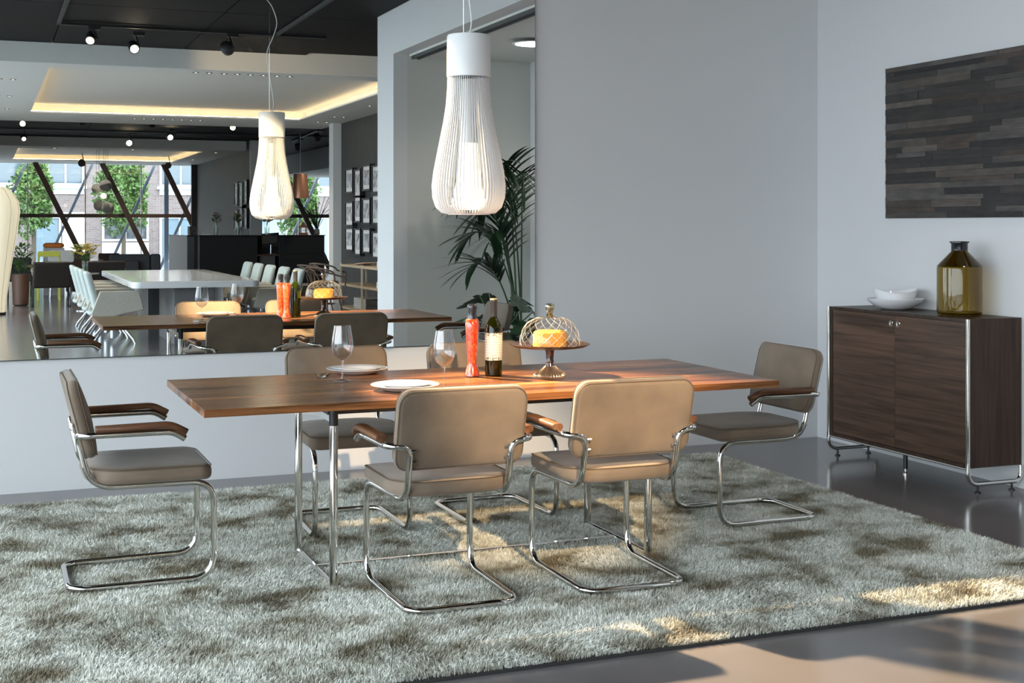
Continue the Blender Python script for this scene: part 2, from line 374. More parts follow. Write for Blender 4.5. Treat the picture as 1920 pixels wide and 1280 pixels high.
# ------------------------------------------------------------------ cantilever armchairs
def make_chair():
    c = thing('dining_chair', 'x', 'chair', (0, 0, 0), 0, 'cantilever armchairs round the dining table')
    half = [(-.262, 0, .027), (-.262, .208, .027), (.268, .213, .027), (.268, .213, .398), (-.185, .192, .398), (-.232, .192, .60), (-.225, .275, .607), (.105, .283, .607), (.150, .283, .578)]
    rad = [0, .075, .09, .085, .085, .05, .05, .05, 0]
    h1 = fillet(half, rad, 7); path = [Vector((p.x, -p.y, p.z)) for p in h1[::-1]] + h1[1:]
    MB().tube(path, .0122, 12).obj('frame', M['chrome'], c, smooth=True)
    # seat: square front corners, rounder rear corners
    def warp(x, y, z): return (x + .03, y, z + .4425 - .012 * (1 - (x / .235) ** 2) * .4 + (.012 * max(0, (x - .12) / .115) ** 2 * -1))
    st = cushion(.235, .235, .06, .062, .024, .006, rr=(.055, .14, .14, .055), fn=warp).obj('seat', M['suede'], c, smooth=True, ang=60)
    ol = [(*p, .0255) for p in rrect(.2325, .2325, 0, 6, (.052, .138, .138, .052))]
    MB().tube([warp(*p) for p in ol], .0022, 5, closed=True).obj('piping', M['seam'], st, smooth=True)
    # backrest: local u (lateral) v (up) w (thickness) -> tilted and gently curved
    ta = math.radians(15)
    def bw(u, v, w_):
        x = w_ - .32 * u * u + .012
        return (-.225 + x * math.cos(ta) - v * math.sin(ta) + .01, u, .66 + v * math.cos(ta) + x * math.sin(ta) + .02 * (u / .245) ** 2 * (v / .145) * .5)
    bk = cushion(.245, .145, .055, .046, .02, .006, fn=bw).obj('backrest', M['suede'], c, smooth=True, ang=60)
    for zz in (-.019, .019):
        ol = [(*p, zz) for p in rrect(.2415, .1415, .052)]
        MB().tube([bw(*p) for p in ol], .0019, 5, closed=True).obj('piping', M['seam'], bk, smooth=True)
    for s in (-1, 1):
        pa = fillet([(-.170, s * .283, .630), (.10, s * .283, .634), (.150, s * .283, .606)], [0, .05, 0], 6)
        e_ = pa[-1] + (pa[-1] - pa[-2]).normalized() * .008; pa = [pa[0] - Vector((.004, 0, 0))] + pa + [e_]
        rr_ = [.0225] * len(pa); rr_[0] = .019; rr_[-2] = .021; rr_[-1] = .012
        MB().tube(pa, rr_, 16, rz=.0125, sq=.6).obj('armrest', M['walnut_x'], c, smooth=True, ang=50)
        for t in (.545, .585): MB().tube([(-.185 - (t - .398) * .2327, s * .192, t), (-.19 - (t - .398) * .2327, s * .172, t + .002)], .006, 8).obj('fixing', M['chrome'], c, smooth=True)
    return c
ch0 = make_chair()
chairs = [((.56, -1.955), 0, 'taupe suede cantilever armchair at the left end of the table'),
          ((1.592, -2.64), PI / 2, 'taupe suede armchair on the near side, left of two, back turned to us'),
          ((2.28, -2.645), PI / 2 - .02, 'taupe suede armchair on the near side, right of two, back turned to us'),
          ((1.556, -1.435), -PI / 2 - .02, 'taupe suede armchair on the mirror side behind the plates'),
          ((2.265, -1.43), -PI / 2 + .02, 'taupe suede armchair on the mirror side behind the bottles'),
          ((3.352, -1.94), PI, 'taupe suede cantilever armchair at the right end of the table')]
ZR = .014
for i, ((x, y), rz, lb) in enumerate(chairs):
    c = ch0 if i == 0 else copy_tree(ch0)
    place(c, (x, y, ZR - .004), rz, lb)

# ------------------------------------------------------------------ table setting
TZ = .7415
def make_plate(name, r, h):
    t = MB().lathe([(r * .55, 0), (r * .62, .002), (r * .72, h * .35), (r, h), (r * 1.003, h + .0012), (r * .985, h + .0022), (r * .72, h * .35 + .0035), (r * .6, .0048), (.001, .0042)], seg=48)
    return t.obj(name, M['porcelain'], None, smooth=True, ang=50)
p1 = make_plate('dinner_plate', .136, .022); p2 = make_plate('side_plate', .106, .018)
tag(p1, 'large white dinner plate nearer the mirror, left place setting', 'plate', 'dinner plates'); p1.location = (1.535, -1.665, TZ)
tag(p2, 'smaller white plate stacked on the dinner plate nearer the mirror', 'plate', 'smaller plates'); p2.location = (1.535, -1.665, TZ + .0085)
c = p1.copy(); COL.objects.link(c); c.location = (1.553, -2.315, TZ); tag(c, 'large white dinner plate in front, nearer the camera')
c = p2.copy(); COL.objects.link(c); c.location = (1.553, -2.315, TZ + .0085); tag(c, 'smaller white plate stacked on the front dinner plate')
g0 = thing('wine_glass', 'clear stemmed wine glass at the left, beside the farther plates', 'glass', (1.40, -1.925, TZ), 0, 'wine glasses')
MB().lathe([(.037, .0), (.037, .0015), (.02, .004), (.006, .009), (.0042, .02), (.004, .075), (.006, .086), (.004, .088)], seg=32).obj('stem', M['glass'], g0, smooth=True)
MB().lathe([(.004, .087), (.018, .093), (.034, .108), (.0445, .13), (.047, .148), (.044, .175), (.039, .205), (.0345, .232), (.0335, .232), (.038, .205), (.043, .175), (.0455, .148), (.043, .131), (.033, .111), (.016, .098), (.001, .096)], seg=40).obj('bowl', M['glass'], g0, smooth=True)
c = copy_tree(g0); place(c, (1.713, -2.325, TZ), 0, 'clear stemmed wine glass by the front plates, centre of table')
# cutlery
def make_fork():
    f = thing('fork', 'x', 'fork', (0, 0, 0), 0, 'forks')
    MB().tube([(-.10, 0, .003), (-.03, 0, .004), (.03, 0, .007), (.045, 0, .005)], [.0065, .004, .003, .005], 8, rz=.0018).obj('handle', M['steel'], f, smooth=True)
    m = MB().tube([(.045, 0, .005), (.06, 0, .0035), (.066, 0, .004)], [.005, .0115, .0115], 8, rz=.0013)
    for k in range(4): y = -.009 + .006 * k; m.tube([(.064, y, .004), (.08, y, .004), (.097, y, .009)], [.0018, .0016, .001], 6, rz=.0011)
    m.obj('tines', M['steel'], f, smooth=True); return f
def make_knife():
    f = thing('knife', 'x', 'knife', (0, 0, 0), 0, 'knives')
    MB().tube([(-.11, 0, .004), (-.07, 0, .004), (0, 0, .004)], [.008, .0075, .006], 10, rz=.0035).obj('handle', M['steel'], f, smooth=True)
    MB().tube([(0, 0, .004), (.02, 0, .003), (.08, .001, .002), (.115, .004, .002)], [.004, .009, .0085, .002], 8, rz=.0011).obj('blade', M['steel'], f, smooth=True); return f
fk = make_fork(); kn = make_knife()
place(fk, (1.375, -1.735, TZ), math.radians(250), 'silver fork left of the farther plates')
place(kn, (1.352, -1.70, TZ + .001), math.radians(78), 'silver knife left of the farther plates')
place(copy_tree(fk), (1.73, -2.40, TZ), math.radians(262), 'silver fork right of the front plates, beside the glass foot')
place(copy_tree(kn), (1.715, -2.43, TZ + .001), math.radians(74), 'silver knife right of the front plates, beside the glass foot')

# bottles
chili = mat('chili_filling', (.44, .012, .006), .22, nscale=130, col2=(.66, .17, .02), ctr=.42, noise=.1, stretch=(1, 1, .6))
chili2 = mat('chili_filling_dark', (.40, .02, .01), .25, nscale=130, col2=(.6, .2, .03), ctr=.42, noise=.1, stretch=(1, 1, .6))
wax = mat('black_wax', (.008, .008, .012), .18, coat=.6)
def chili_bottle(label, x, y, cm):
    t = thing('chili_bottle', label, 'bottle', (x, y, TZ), 0, 'red chili bottles')
    pr = [(.028, 0), (.033, .003), (.0325, .010), (.027, .026), (.0205, .045), (.0195, .06), (.022, .09), (.026, .14), (.0295, .19), (.031, .222), (.0285, .238), (.021, .246)]
    MB().lathe([(r * .93, z + .003) for r, z in pr], seg=28).obj('filling', cm, t, smooth=True)
    MB().lathe(pr, seg=28).obj('glass', M['glass'], t, smooth=True)
    MB().lathe([(.022, .240), (.0205, .246), (.0185, .262), (.0195, .285), (.0215, .295), (.0205, .305), (.012, .309)], seg=24).obj('wax_cap', wax, t, smooth=True)
chili_bottle('tall red chili-filled bottle with black wax cap, nearer the camera', 1.957, -1.985, chili)
chili_bottle('red chili-filled bottle hidden behind the first, seen in the mirror', 1.985, -1.91, chili2)
green = mat('olive_glass', (.20, .19, .02), .06, spec=.7, coat=.5)
w_ = thing('wine_bottle', 'dark green wine bottle with white label beside the red bottle', 'bottle', (2.06, -1.975, TZ))
MB().lathe([(.034, 0), (.0375, .004), (.038, .012), (.038, .20), (.036, .215), (.028, .232), (.0175, .248), (.0145, .262), (.0145, .325)], seg=32).obj('glass', thin_glass('olive_bottle_glass', (.42, .42, .10)), w_, smooth=True)
MB().lathe([(.033, .006), (.036, .012), (.036, .135), (.001, .136)], seg=32).obj('wine', mat('dark_wine', (.045, .04, .006), .15), w_, smooth=True)
lab = mat('wine_label_paper', (.74, .75, .70), .6)
Nn = lab.node_tree.nodes; Ll = lab.node_tree.links; bb = Nn['Principled BSDF']
tcl = Nn.new('ShaderNodeTexCoord'); sp = Nn.new('ShaderNodeSeparateXYZ'); Ll.new(tcl.outputs['Object'], sp.inputs[0])
t1 = Nn.new('ShaderNodeTexNoise'); t1.inputs['Scale'].default_value = 160; Ll.new(tcl.outputs['Object'], t1.inputs['Vector'])
mm = Nn.new('ShaderNodeMath'); mm.operation = 'SUBTRACT'; mm.inputs[1].default_value = .127; Ll.new(sp.outputs['Z'], mm.inputs[0])
ab = Nn.new('ShaderNodeMath'); ab.operation = 'ABSOLUTE'; Ll.new(mm.outputs[0], ab.inputs[0])
ad = Nn.new('ShaderNodeMath'); ad.operation = 'MULTIPLY_ADD'; ad.inputs[1].default_value = 4.6; Ll.new(ab.outputs[0], ad.inputs[0]); Ll.new(t1.outputs['Fac'], ad.inputs[2])
rl = Nn.new('ShaderNodeValToRGB'); rl.color_ramp.elements[0].position = .78; rl.color_ramp.elements[0].color = (.60, .61, .56, 1); rl.color_ramp.elements[1].position = .81; rl.color_ramp.elements[1].color = (.13, .11, .03, 1)
Ll.new(ad.outputs[0], rl.inputs[0])
t2 = Nn.new('ShaderNodeTexWave'); t2.bands_direction = 'Z'; t2.inputs['Scale'].default_value = 28; t2.inputs['Distortion'].default_value = 1.2; Ll.new(tcl.outputs['Object'], t2.inputs['Vector'])
rw = Nn.new('ShaderNodeValToRGB'); rw.color_ramp.elements[0].position = .0; rw.color_ramp.elements[0].color = (.55, .57, .56, 1); rw.color_ramp.elements[1].position = .12; rw.color_ramp.elements[1].color = (1, 1, 1, 1); Ll.new(t2.outputs['Fac'], rw.inputs[0])
m_ = Nn.new('ShaderNodeMix'); m_.data_type = 'RGBA'; m_.blend_type = 'MULTIPLY'; m_.inputs[0].default_value = 1; Ll.new(rl.outputs[0], m_.inputs[6]); Ll.new(rw.outputs[0], m_.inputs[7]); Ll.new(m_.outputs[2], bb.inputs['Base Color'])
seg = 28; vs_ = []; fs_ = []
for k in range(seg + 1):
    a = math.radians(-190 + 200 * k / seg) 
    for z in (.068, .186): vs_.append((.0386 * math.cos(a), .0386 * math.sin(a), z))
for k in range(seg): fs_.append((2 * k, 2 * k + 2, 2 * k + 3, 2 * k + 1))
MB().add(vs_, fs_).obj('paper_label', lab, w_, smooth=True)
MB().lathe([(.0155, .258), (.0155, .318), (.0165, .321), (.0165, .327), (.0155, .329)], seg=24).obj('capsule', mat('black_capsule', (.02, .02, .024), .3), w_, smooth=True)
MB().lathe([(.0165, .329), (.0165, .334), (.001, .335)], seg=24).obj('capsule_top', mat('gold_foil', (.75, .55, .25), .25, .8), w_, smooth=True, label='gold capsule top')

# cake stand, cake, glass dome
cs = thing('cake_stand', 'dark metal cake stand with ribbed foot beside the wine bottle', 'cake stand', (2.288, -2.063, TZ))
bronze = mat('dark_bronze', (.10, .06, .045), .28, .75); foot = mat('ribbed_foot_metal', (.50, .38, .28), .25, .85)
MB().lathe([(.01, .118), (.11, .119), (.150, .124), (.172, .134), (.175, .136), (.174, .138), (.150, .128), (.11, .1225), (.001, .1225)], seg=56).obj('plate', bronze, cs, smooth=True, ang=60)
MB().lathe([(.022, .118), (.0175, .095), (.016, .07), (.0185, .06), (.016, .055), (.019, .045), (.021, .038)], seg=28).obj('stem', mat('dark_brown_stem', (.045, .02, .018), .15, .3, coat=.5), cs, smooth=True)
MB().lathe([(.068, 0), (.068, .003), (.055, .012), (.032, .03), (.021, .040)], seg=180, warp=lambda p, a, r: (p[0] * (1 + .05 * math.cos(30 * a)), p[1] * (1 + .05 * math.cos(30 * a)), p[2] + .003 * math.cos(30 * a) * (p[2] > .745 - TZ))).obj('foot', foot, cs, smooth=True, label='fluted bronze foot')
ck = MB().lathe([(.068, 0), (.073, .004), (.074, .05), (.070, .064), (.060, .070), (.03, .072), (.001, .072)], seg=40, warp=lambda p, a, r: (p[0] * (1 + .015 * math.sin(5 * a + 9 * p[2] * 10)), p[1] * (1 + .015 * math.sin(4 * a)), p[2] + (.002 * math.sin(7 * a) if p[2] > .05 else 0)))
tag(ck.obj('cake', mat('sponge_cake', (.62, .33, .05), .6, noise=.35, nscale=30, bump=.4, bscale=60, col2=(.52, .20, .02)), None, smooth=True), 'golden yellow sponge cake under the glass dome', 'cake').location = (2.288, -2.063, TZ + .1235)
dm = thing('glass_dome', 'diamond-cut glass dome with round knob covering the cake', 'glass dome', (2.288, -2.063, TZ + .1285))
R_ = [(.130, 0), (.131, .02), (.128, .045), (.118, .075), (.100, .100), (.07, .118), (.035, .126), (.001, .128)]
MB().lathe(R_, seg=48, cap0=False).obj('dome', thin_glass('dome_glass', (.90, .90, .89), boost=1.1), dm, smooth=True)
cut = MB()
def dome_pt(a, t):
    i = min(int(t * 6), 5); f = t * 6 - i; r = R_[i][0] * (1 - f) + R_[i + 1][0] * f; z = R_[i][1] * (1 - f) + R_[i + 1][1] * f
    return (r * 1.002 * math.cos(a), r * 1.002 * math.sin(a), z)
for k in range(18):
    for s in (-1, 1): cut.tube([dome_pt(2 * PI * k / 18 + s * t * 1.35, t) for t in [j / 14 * .97 + .04 for j in range(14)]], .00055, 4)
o = cut.obj('cut_lines', mat('cut_glass_line', (.50, .50, .48), .15, spec=.9), dm, smooth=True); o['kind'] = 'stuff'
MB().lathe([(.012, .125), (.016, .133), (.010, .14), (.016, .147), (.014, .153), (.020, .163), (.021, .172), (.016, .182), (.001, .186)], seg=28).obj('knob', thin_glass('smoked_glass_knob', (.62, .58, .38), boost=6), dm, smooth=True, label='faceted round glass knob')

# ------------------------------------------------------------------ pendant lamp over the table
pl = thing('pendant_lamp', 'white ribbed pendant lamp hanging above the dining table', 'pendant lamp', (1.912, -2.066, 0))
lampw = mat('white_lamp_lacquer', (.84, .84, .84), .35)
MB().lathe([(.089, 2.018), (.0925, 2.02), (.0925, 2.19), (.089, 2.197), (.02, 2.1975)], seg=56, cap0=False).obj('cap', lampw, pl, smooth=True, ang=50)
MB().lathe([(.0885, 2.01), (.0885, 2.03)], seg=48, cap0=False, cap1=False).obj('ring', M['black'], pl)
prof = [(.0905, 2.017), (.091, 1.98), (.097, 1.90), (.108, 1.83), (.122, 1.76), (.138, 1.68), (.150, 1.62), (.157, 1.56), (.154, 1.51), (.140, 1.468), (.115, 1.445), (.085, 1.4395)]
nr = 64
rib = MB()
def offp(i, d):
    a = prof[max(i - 1, 0)]; b_ = prof[min(i + 1, len(prof) - 1)]; tx, tz = b_[0] - a[0], b_[1] - a[1]; l = math.hypot(tx, tz)
    return (prof[i][0] + tz / l * d, prof[i][1] - tx / l * d)
vv = []; ff = []
for i in range(len(prof)):
    q = offp(i, .011)
    for (r_, z_) in (prof[i], q):
        for s in (-1, 1): vv.append((r_, s * .0011, z_))
for i in range(len(prof) - 1):
    a = 4 * i; b_ = a + 4
    ff += [(a, a + 1, b_ + 1, b_), (a + 3, a + 2, b_ + 2, b_ + 3), (a, b_, b_ + 2, a + 2), (a + 1, a + 3, b_ + 3, b_ + 1)]
r0 = rib.add(vv, ff).obj('rib', lampw, pl)
for k in range(1, nr):
    c = r0.copy(); COL.objects.link(c); c.rotation_euler = (0, 0, 2 * PI * k / nr)
diff = mat('lamp_diffuser', (.9, .87, .8), .5, emis=(1, .86, .66), estr=.62)
MB().lathe([(.038, 2.01), (.038, 1.66)], seg=40).obj('inner_tube', lampw, pl, smooth=True)
MB().lathe([(.0385, 1.74), (.044, 1.64), (.058, 1.55), (.080, 1.462), (.080, 1.458)], seg=40).obj('diffuser', diff, pl, smooth=True)
MB().tube([(.086 * math.cos(2 * PI * k / 40), .086 * math.sin(2 * PI * k / 40), 1.440) for k in range(40)], .0025, 6, closed=True).obj('bottom_ring', lampw, pl, smooth=True)
cb_ = [(.0, 0, 2.197), (.012, 0, 2.25), (.003, 0, 2.34), (-.02, 0, 2.48), (-.035, 0, 2.62), (.01, 0, 2.74), (.035, 0, 2.84), (.0, 0, 2.95), (-.05, 0, 3.02), (-.055, 0, 3.12), (-.01, 0, 3.3), (0, 0, 3.47)]
cb_ = [Vector(p) for p in cb_]
def smooth_path(P, n=4):
    out = []
    for i in range(len(P) - 1):
        a, b_, c, d = P[max(i - 1, 0)], P[i], P[i + 1], P[min(i + 2, len(P) - 1)]
        for k in range(n):
            t = k / n; out.append(.5 * ((2 * b_) + (c - a) * t + (2 * a - 5 * b_ + 4 * c - d) * t * t + (3 * b_ - a - 3 * c + d) * t ** 3))
    return out + [P[-1]]
MB().tube(smooth_path(cb_), .0028, 6).obj('cable', lampw, pl, smooth=True)
MB().tube([(-.02, .01, 2.19), (-.02, .01, 3.47)], .0006, 4).obj('steel_wire', M['steel'], pl)
MB().lathe([(.05, 3.445), (.05, 3.478), (.001, 3.4785)], seg=24).obj('ceiling_rose', lampw, pl, smooth=True)

# ------------------------------------------------------------------ sideboard with vase and bowls
sb = thing('sideboard', 'low dark walnut sideboard with chrome tube frame by the right wall', 'sideboard', (4.925, -1.245, 0))
x0, x1, y0, y1, z0, z1 = -.175, .18, -.60, .60, .128, .905
# panels as separate parts
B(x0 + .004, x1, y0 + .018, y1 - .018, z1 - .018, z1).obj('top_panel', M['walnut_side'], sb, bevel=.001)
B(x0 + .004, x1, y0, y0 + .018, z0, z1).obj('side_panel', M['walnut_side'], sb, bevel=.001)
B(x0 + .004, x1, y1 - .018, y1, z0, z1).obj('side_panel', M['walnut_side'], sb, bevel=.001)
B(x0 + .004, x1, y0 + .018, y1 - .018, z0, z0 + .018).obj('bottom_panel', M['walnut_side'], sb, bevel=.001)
B(x1 - .01, x1, y0 + .018, y1 - .018, z0 + .018, z1 - .018).obj('back_panel', M['walnut_side'], sb)
for s in (-1, 1):
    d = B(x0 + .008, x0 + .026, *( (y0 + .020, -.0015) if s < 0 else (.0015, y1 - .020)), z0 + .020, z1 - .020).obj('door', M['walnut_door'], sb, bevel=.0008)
    yk = s * .030
    k = MB()
    rim = [(x0 + .006, yk + .014 * math.cos(2 * PI * i / 24), .840 + .014 * math.sin(2 * PI * i / 24)) for i in range(24)]
    k.tube(rim, .003, 8, closed=True); k.tube([(x0 + .002, yk, .840), (x0 + .010, yk, .840)], .006, 10)
    k.obj('lock', M['chrome'], d, smooth=True)
    yt = s * .588 if s > 0 else -.605
    yt = s * .606
    pth = fillet([(x0 - .004, yt, .905), (x0 - .004, yt, .045), (x1 - .01, yt, .045), (x1 - .01, yt, .128)], .07, 8)
    MB().tube(pth, .0115, 12).obj('frame_tube', M['chrome'], sb, smooth=True)
    for xx in (x0 + .06, x1 - .07):
        MB().lathe([(.016, 0), (.016, .006), (.006, .009), (.006, .034)], c=(xx, yt, 0), seg=16).obj('foot', M['black'], sb, smooth=True)
MB().tube([(x0 - .003, -.6, z0 - .004), (x0 - .003, .6, z0 - .004)], .006, 8).obj('front_rail', M['chrome'], sb, smooth=True)
MB().lathe([(.013, .03), (.013, .13)], c=(x0 + .05, -.04, 0), seg=16).obj('centre_leg', M['black'], sb, smooth=True)
MB().lathe([(.017, 0), (.017, .008), (.006, .012), (.006, .032)], c=(x0 + .05, -.04, 0), seg=16).obj('foot', M['chrome'], sb, smooth=True)

va = thing('glass_vase', 'large olive glass bottle vase with dark neck on the sideboard', 'vase', (4.93, -1.573, .9055))
vp = [(.100, 0), (.113, .004), (.118, .014), (.119, .03), (.119, .255), (.116, .27), (.045, .345), (.042, .355), (.042, .388)]
vg = bpy.data.materials.new('olive_vase_glass'); vg.use_nodes = True; b = vg.node_tree.nodes['Principled BSDF']
b.inputs['Base Color'].default_value = (.30, .25, .03, 1); b.inputs['Roughness'].default_value = .06; b.inputs['Coat Weight'].default_value = .4
vg2 = thin_glass('olive_vase_wall', (.55, .44, .16))
MB().lathe(vp, seg=48, cap1=False).obj('body', vg2, va, smooth=True)
MB().lathe([(.10, .006), (.112, .010), (.113, .016), (.001, .018)], seg=48).obj('thick_base', thin_glass('olive_vase_base', (.45, .38, .12)), va, smooth=True)
MB().lathe([(.1165, .262), (.115, .268), (.044, .343), (.0415, .352)], seg=48, cap0=False, cap1=False).obj('shoulder', thin_glass('dark_vase_shoulder', (.42, .36, .14)), va, smooth=True)
MB().lathe([(.0435, .352), (.0435, .388), (.046, .392), (.0525, .394), (.0525, .400), (.045, .402), (.038, .402), (.038, .352)], seg=40, cap0=False, cap1=False).obj('neck', mat('dark_vase_neck', (.012, .014, .018), .12), va, smooth=True, label='black neck and lip')
bo = MB().lathe([(.06, 0), (.075, .003), (.12, .02), (.155, .048), (.163, .062), (.161, .064), (.150, .052), (.115, .028), (.06, .012), (.001, .01)], seg=48).obj('serving_bowl', M['porcelain'], None, smooth=True)
tag(bo, 'wide white porcelain bowl on the sideboard, the lower one', 'bowl', 'bowls on the sideboard').location = (4.93, -1.03, .9055)
wv = lambda p, a, r: (p[0], p[1], p[2] + (.012 * math.cos(2 * a + .9) * max(0, (r - .05) / .075)))
bo = MB().lathe([(.075, 0), (.088, .004), (.108, .03), (.120, .065), (.125, .088), (.122, .089), (.112, .06), (.095, .025), (.07, .010), (.001, .008)], seg=48, warp=wv).obj('serving_bowl', M['porcelain'], None, smooth=True)
tag(bo, 'smaller wavy-rimmed white bowl nested in the wide bowl', 'bowl', 'bowls on the sideboard').location = (4.93, -1.03, .9275)

# ------------------------------------------------------------------ hide patchwork on the right wall
art = thing('hide_wall_panel', 'dark patchwork hide panel of grey-brown strips on right wall', 'wall hanging', (5.108, -1.5, 1.89))
B(-.012, 0, -.78, .768, -.4535, .4535).obj('backing', M['black'], art)
hm = []
for nme, c1, c2 in (('hide_grey', (.085, .075, .07), (.045, .04, .038)), ('hide_brown', (.062, .046, .038), (.03, .022, .018)), ('hide_black', (.012, .011, .013), (.028, .025, .025)), ('hide_taupe', (.10, .082, .07), (.06, .05, .042)), ('hide_dark', (.035, .030, .028), (.018, .016, .016))):
    hm.append(mat(nme, c1, .8, noise=.4, nscale=9, bump=.35, bscale=60, col2=c2, stretch=(1, 1, 4), rnd=.3, sheen=.15))
nrow = 26; zc = -.4535; hs = [random.uniform(.7, 1.4) for _ in range(nrow)]; tot = sum(hs)
wts = [0, 1, 1, 2, 3, 4, 4, 0]
for i in range(nrow):
    h = hs[i] / tot * .907; y = -.78; last = None
    while y < .767:
        l = random.uniform(.22, .85); ye = min(y + l, .768)
        if .768 - ye < .08: ye = .768
        m = random.choice([q for q in wts if q != last]); last = m
        B(-.012 - random.uniform(.004, .0085), -.0115, y + .0006, ye - .0006, zc + .0006, zc + h - .0006).obj('strip', hm[m], art, bevel=.001)
        y = ye
    zc += h

# ------------------------------------------------------------------ showroom behind the camera, seen in the mirror
# track lighting
def hexa(n): return n
lens = glow('spot_lens_warm', (1, .78, .50), 30); lens_dim = glow('spot_lens_dim', (1, .85, .65), 1.3)
def bar(p, q, wd, hh, m, name, parent=None):
    p, q = Vector(p), Vector(q); d = q - p; l = d.length
    R = d.to_track_quat('X', 'Z').to_matrix().to_4x4(); Mx = Matrix.Translation(p) @ R
    return MB().box(0, l, -wd / 2, wd / 2, -hh / 2, hh / 2, M=Mx).obj(name, m, parent)
def track(name_label, p, q, white=False):
    t = thing('ceiling_track', name_label, 'lighting track', ((p[0] + q[0]) / 2, (p[1] + q[1]) / 2, p[2]))
    o = bar(Vector(p) - t.location, Vector(q) - t.location, .035, .03, M['grey_plaster'] if white else M['black'], 'rail', t)
    return t
track('black lighting track crossing the black ceiling nearest the mirror', (.7, -6.9, 3.455), (3.5, -6.9, 3.455))
track('thin track running along the black ceiling at its left end', (.72, -6.85, 3.455), (.72, -1.0, 3.455), True)
track('thin track running along the black ceiling beside the pendant cable', (2.95, -6.85, 3.455), (2.95, -1.0, 3.455), True)
track('lighting track in the second strip of black ceiling', (-2, -18.9, 3.455), (8, -18.9, 3.455))
track('lighting track in the black strip nearest the far tray ceiling', (-2, -22.6, 3.455), (8, -22.6, 3.455))
track('short track on the black ceiling above the reception side', (7.0, -24.5, 3.455), (6.5, -18.0, 3.455))
def track_spot(label, loc, target, lit=None, r=.045, ztop=3.44):
    t = thing('track_spotlight', label, 'spotlight', loc, 0, 'black track spotlights')
    d = (Vector(target) - Vector(loc)).normalized(); up = -d
    MB().tube([up * .13, up * .12, up * .0, Vector((0, 0, 0))], [r * .7, r * .95, r, r], 18).obj('housing', M['black'], t, smooth=True)
    MB().tube([d * .001, d * .003], r * .78, 16).obj('lens', lit or M['grey_plaster'], t)
    MB().tube([(0, .02, ztop - loc[2]), (0, .02, 0) if abs(d.y) < .5 else Vector((.06, 0, 0)) + up * .06], .012, 8).obj('stem', M['black'], t, smooth=True)
    MB().box(-.02, .10, -.02, .06, ztop - loc[2] - .03, ztop - loc[2] + .01).obj('adapter', M['black'], t)
    return t
track_spot('brightest spotlight in the mirror, on the nearest track', (1.50, -7.22, 3.27), (2.1, -2.0, .5), lens, .055)
track_spot('dark spotlight left of the brightest one, on the nearest track', (1.03, -6.95, 3.3), (.6, -5.5, 2.2), lens_dim, .055)
track_spot('round black spotlight beside the pendant cable, aimed away', (2.44, -6.95, 3.28), (3.0, -8.5, 3.15), None, .07)
track_spot('bright spotlight at the left of the second black strip', (.69, -18.71, 3.28), (.4, -8, .8), lens, .06)
track_spot('bright spotlight just left of the reflected pendant lamp', (4.47, -18.25, 3.28), (2.2, -5, 1.0), lens, .06)
track_spot('small lit spotlight under the far black strip, centre', (3.01, -22.9, 3.22), (2.3, -10, 1.2), lens, .075)
track_spot('small lit spotlight tilted right, far black strip', (3.73, -21.6, 3.28), (4.3, -17, 1.8), lens, .07)
track_spot('small spotlight at far left of the black strip', (.81, -22.3, 3.22), (1.2, -17, 1.2), lens_dim, .06)
track_spot('unlit spotlight on the second track, left', (1.77, -18.96, 3.33), (2.0, -20, 2), None, .06)
track_spot('unlit spotlight on the second track, middle', (3.05, -18.96, 3.33), (3.2, -20.3, 2), None, .06)
track_spot('unlit spotlight over the reception, nearer one', (6.62, -20.3, 3.24), (7.5, -22, 2), None, .07)
track_spot('unlit spotlight over the reception, farther one', (6.9, -23.4, 3.22), (7.5, -25, 2), None, .07)
track_spot('black spotlight in front of the window, left', (2.55, -31.0, 3.12), (2.4, -29, 2.5), None, .10)
track_spot('black spotlight in front of the window, right', (4.95, -31.5, 3.12), (4.8, -29, 2.5), None, .09)
# recessed downlights
dl = []
dlm = glow('downlight_lamp', (1, .9, .72), 1.6)
def downlight(x, y, z, label, grp, r=.05, two=False, square=False, m=None):
    t = thing('recessed_downlight', label, 'downlight', (x, y, z), 0, grp)
    n = (-.08, .08) if two else (0,)
    for k in n:
        MB().tube([(k, 0, -.004), (k, 0, .002)], r * 1.15, 20).obj('trim_ring', M['black'] if not square else M['paint_white'], t)
        MB().tube([(k, 0, -.0055), (k, 0, -.004)], r * (.45 if not square else 1.0), 20).obj('lamp', m or dlm, t)
for i, x in enumerate((2.48, 2.82, 3.14, 3.47)): downlight(x, -9.22 + .25, 3.25, 'black-rimmed downlight before the lit tray, %s in its row' % ('leftmost', 'second', 'third', 'rightmost')[i], 'downlights in front of the near tray', .035, True)
for i, x in enumerate((2.52, 2.84, 3.16, 3.48)): downlight(x, -16.3, 3.25, 'black-rimmed downlight behind the lit tray, %s in its row' % ('leftmost', 'second', 'third', 'rightmost')[i], 'downlights behind the near tray', .035, True)
for i, y in enumerate((-10.6, -12.9, -15.1)): downlight(.28, y, 3.25, 'recessed downlight left of the lit tray, %s' % ('nearest', 'middle', 'farthest')[i], 'downlights left of the near tray', .035, True)
for i, y in enumerate((-12.5, -14.7, -15.9)): downlight(5.65, y, 3.25, 'recessed downlight by the grey wall, %s' % ('nearest', 'middle', 'farthest')[i], 'downlights right of the near tray', .035, True)
for i, (x, y) in enumerate(((1.6, -26.0), (3.4, -26.0), (5.5, -26.6), (5.5, -30.5), (2.6, -32.8))): downlight(x, y, 3.25, 'downlight at the far lit tray, ' + ('front left', 'front centre', 'front right corner', 'right side', 'beside the window')[i], 'downlights round the far tray', .07)
downlight(4.52, -3.45, 2.998, 'large round white ceiling light in the alcove, seen in the mirror', 'alcove ceiling light', .17, False, True, glow('round_ceiling_light', (1, .9, .78), 6))

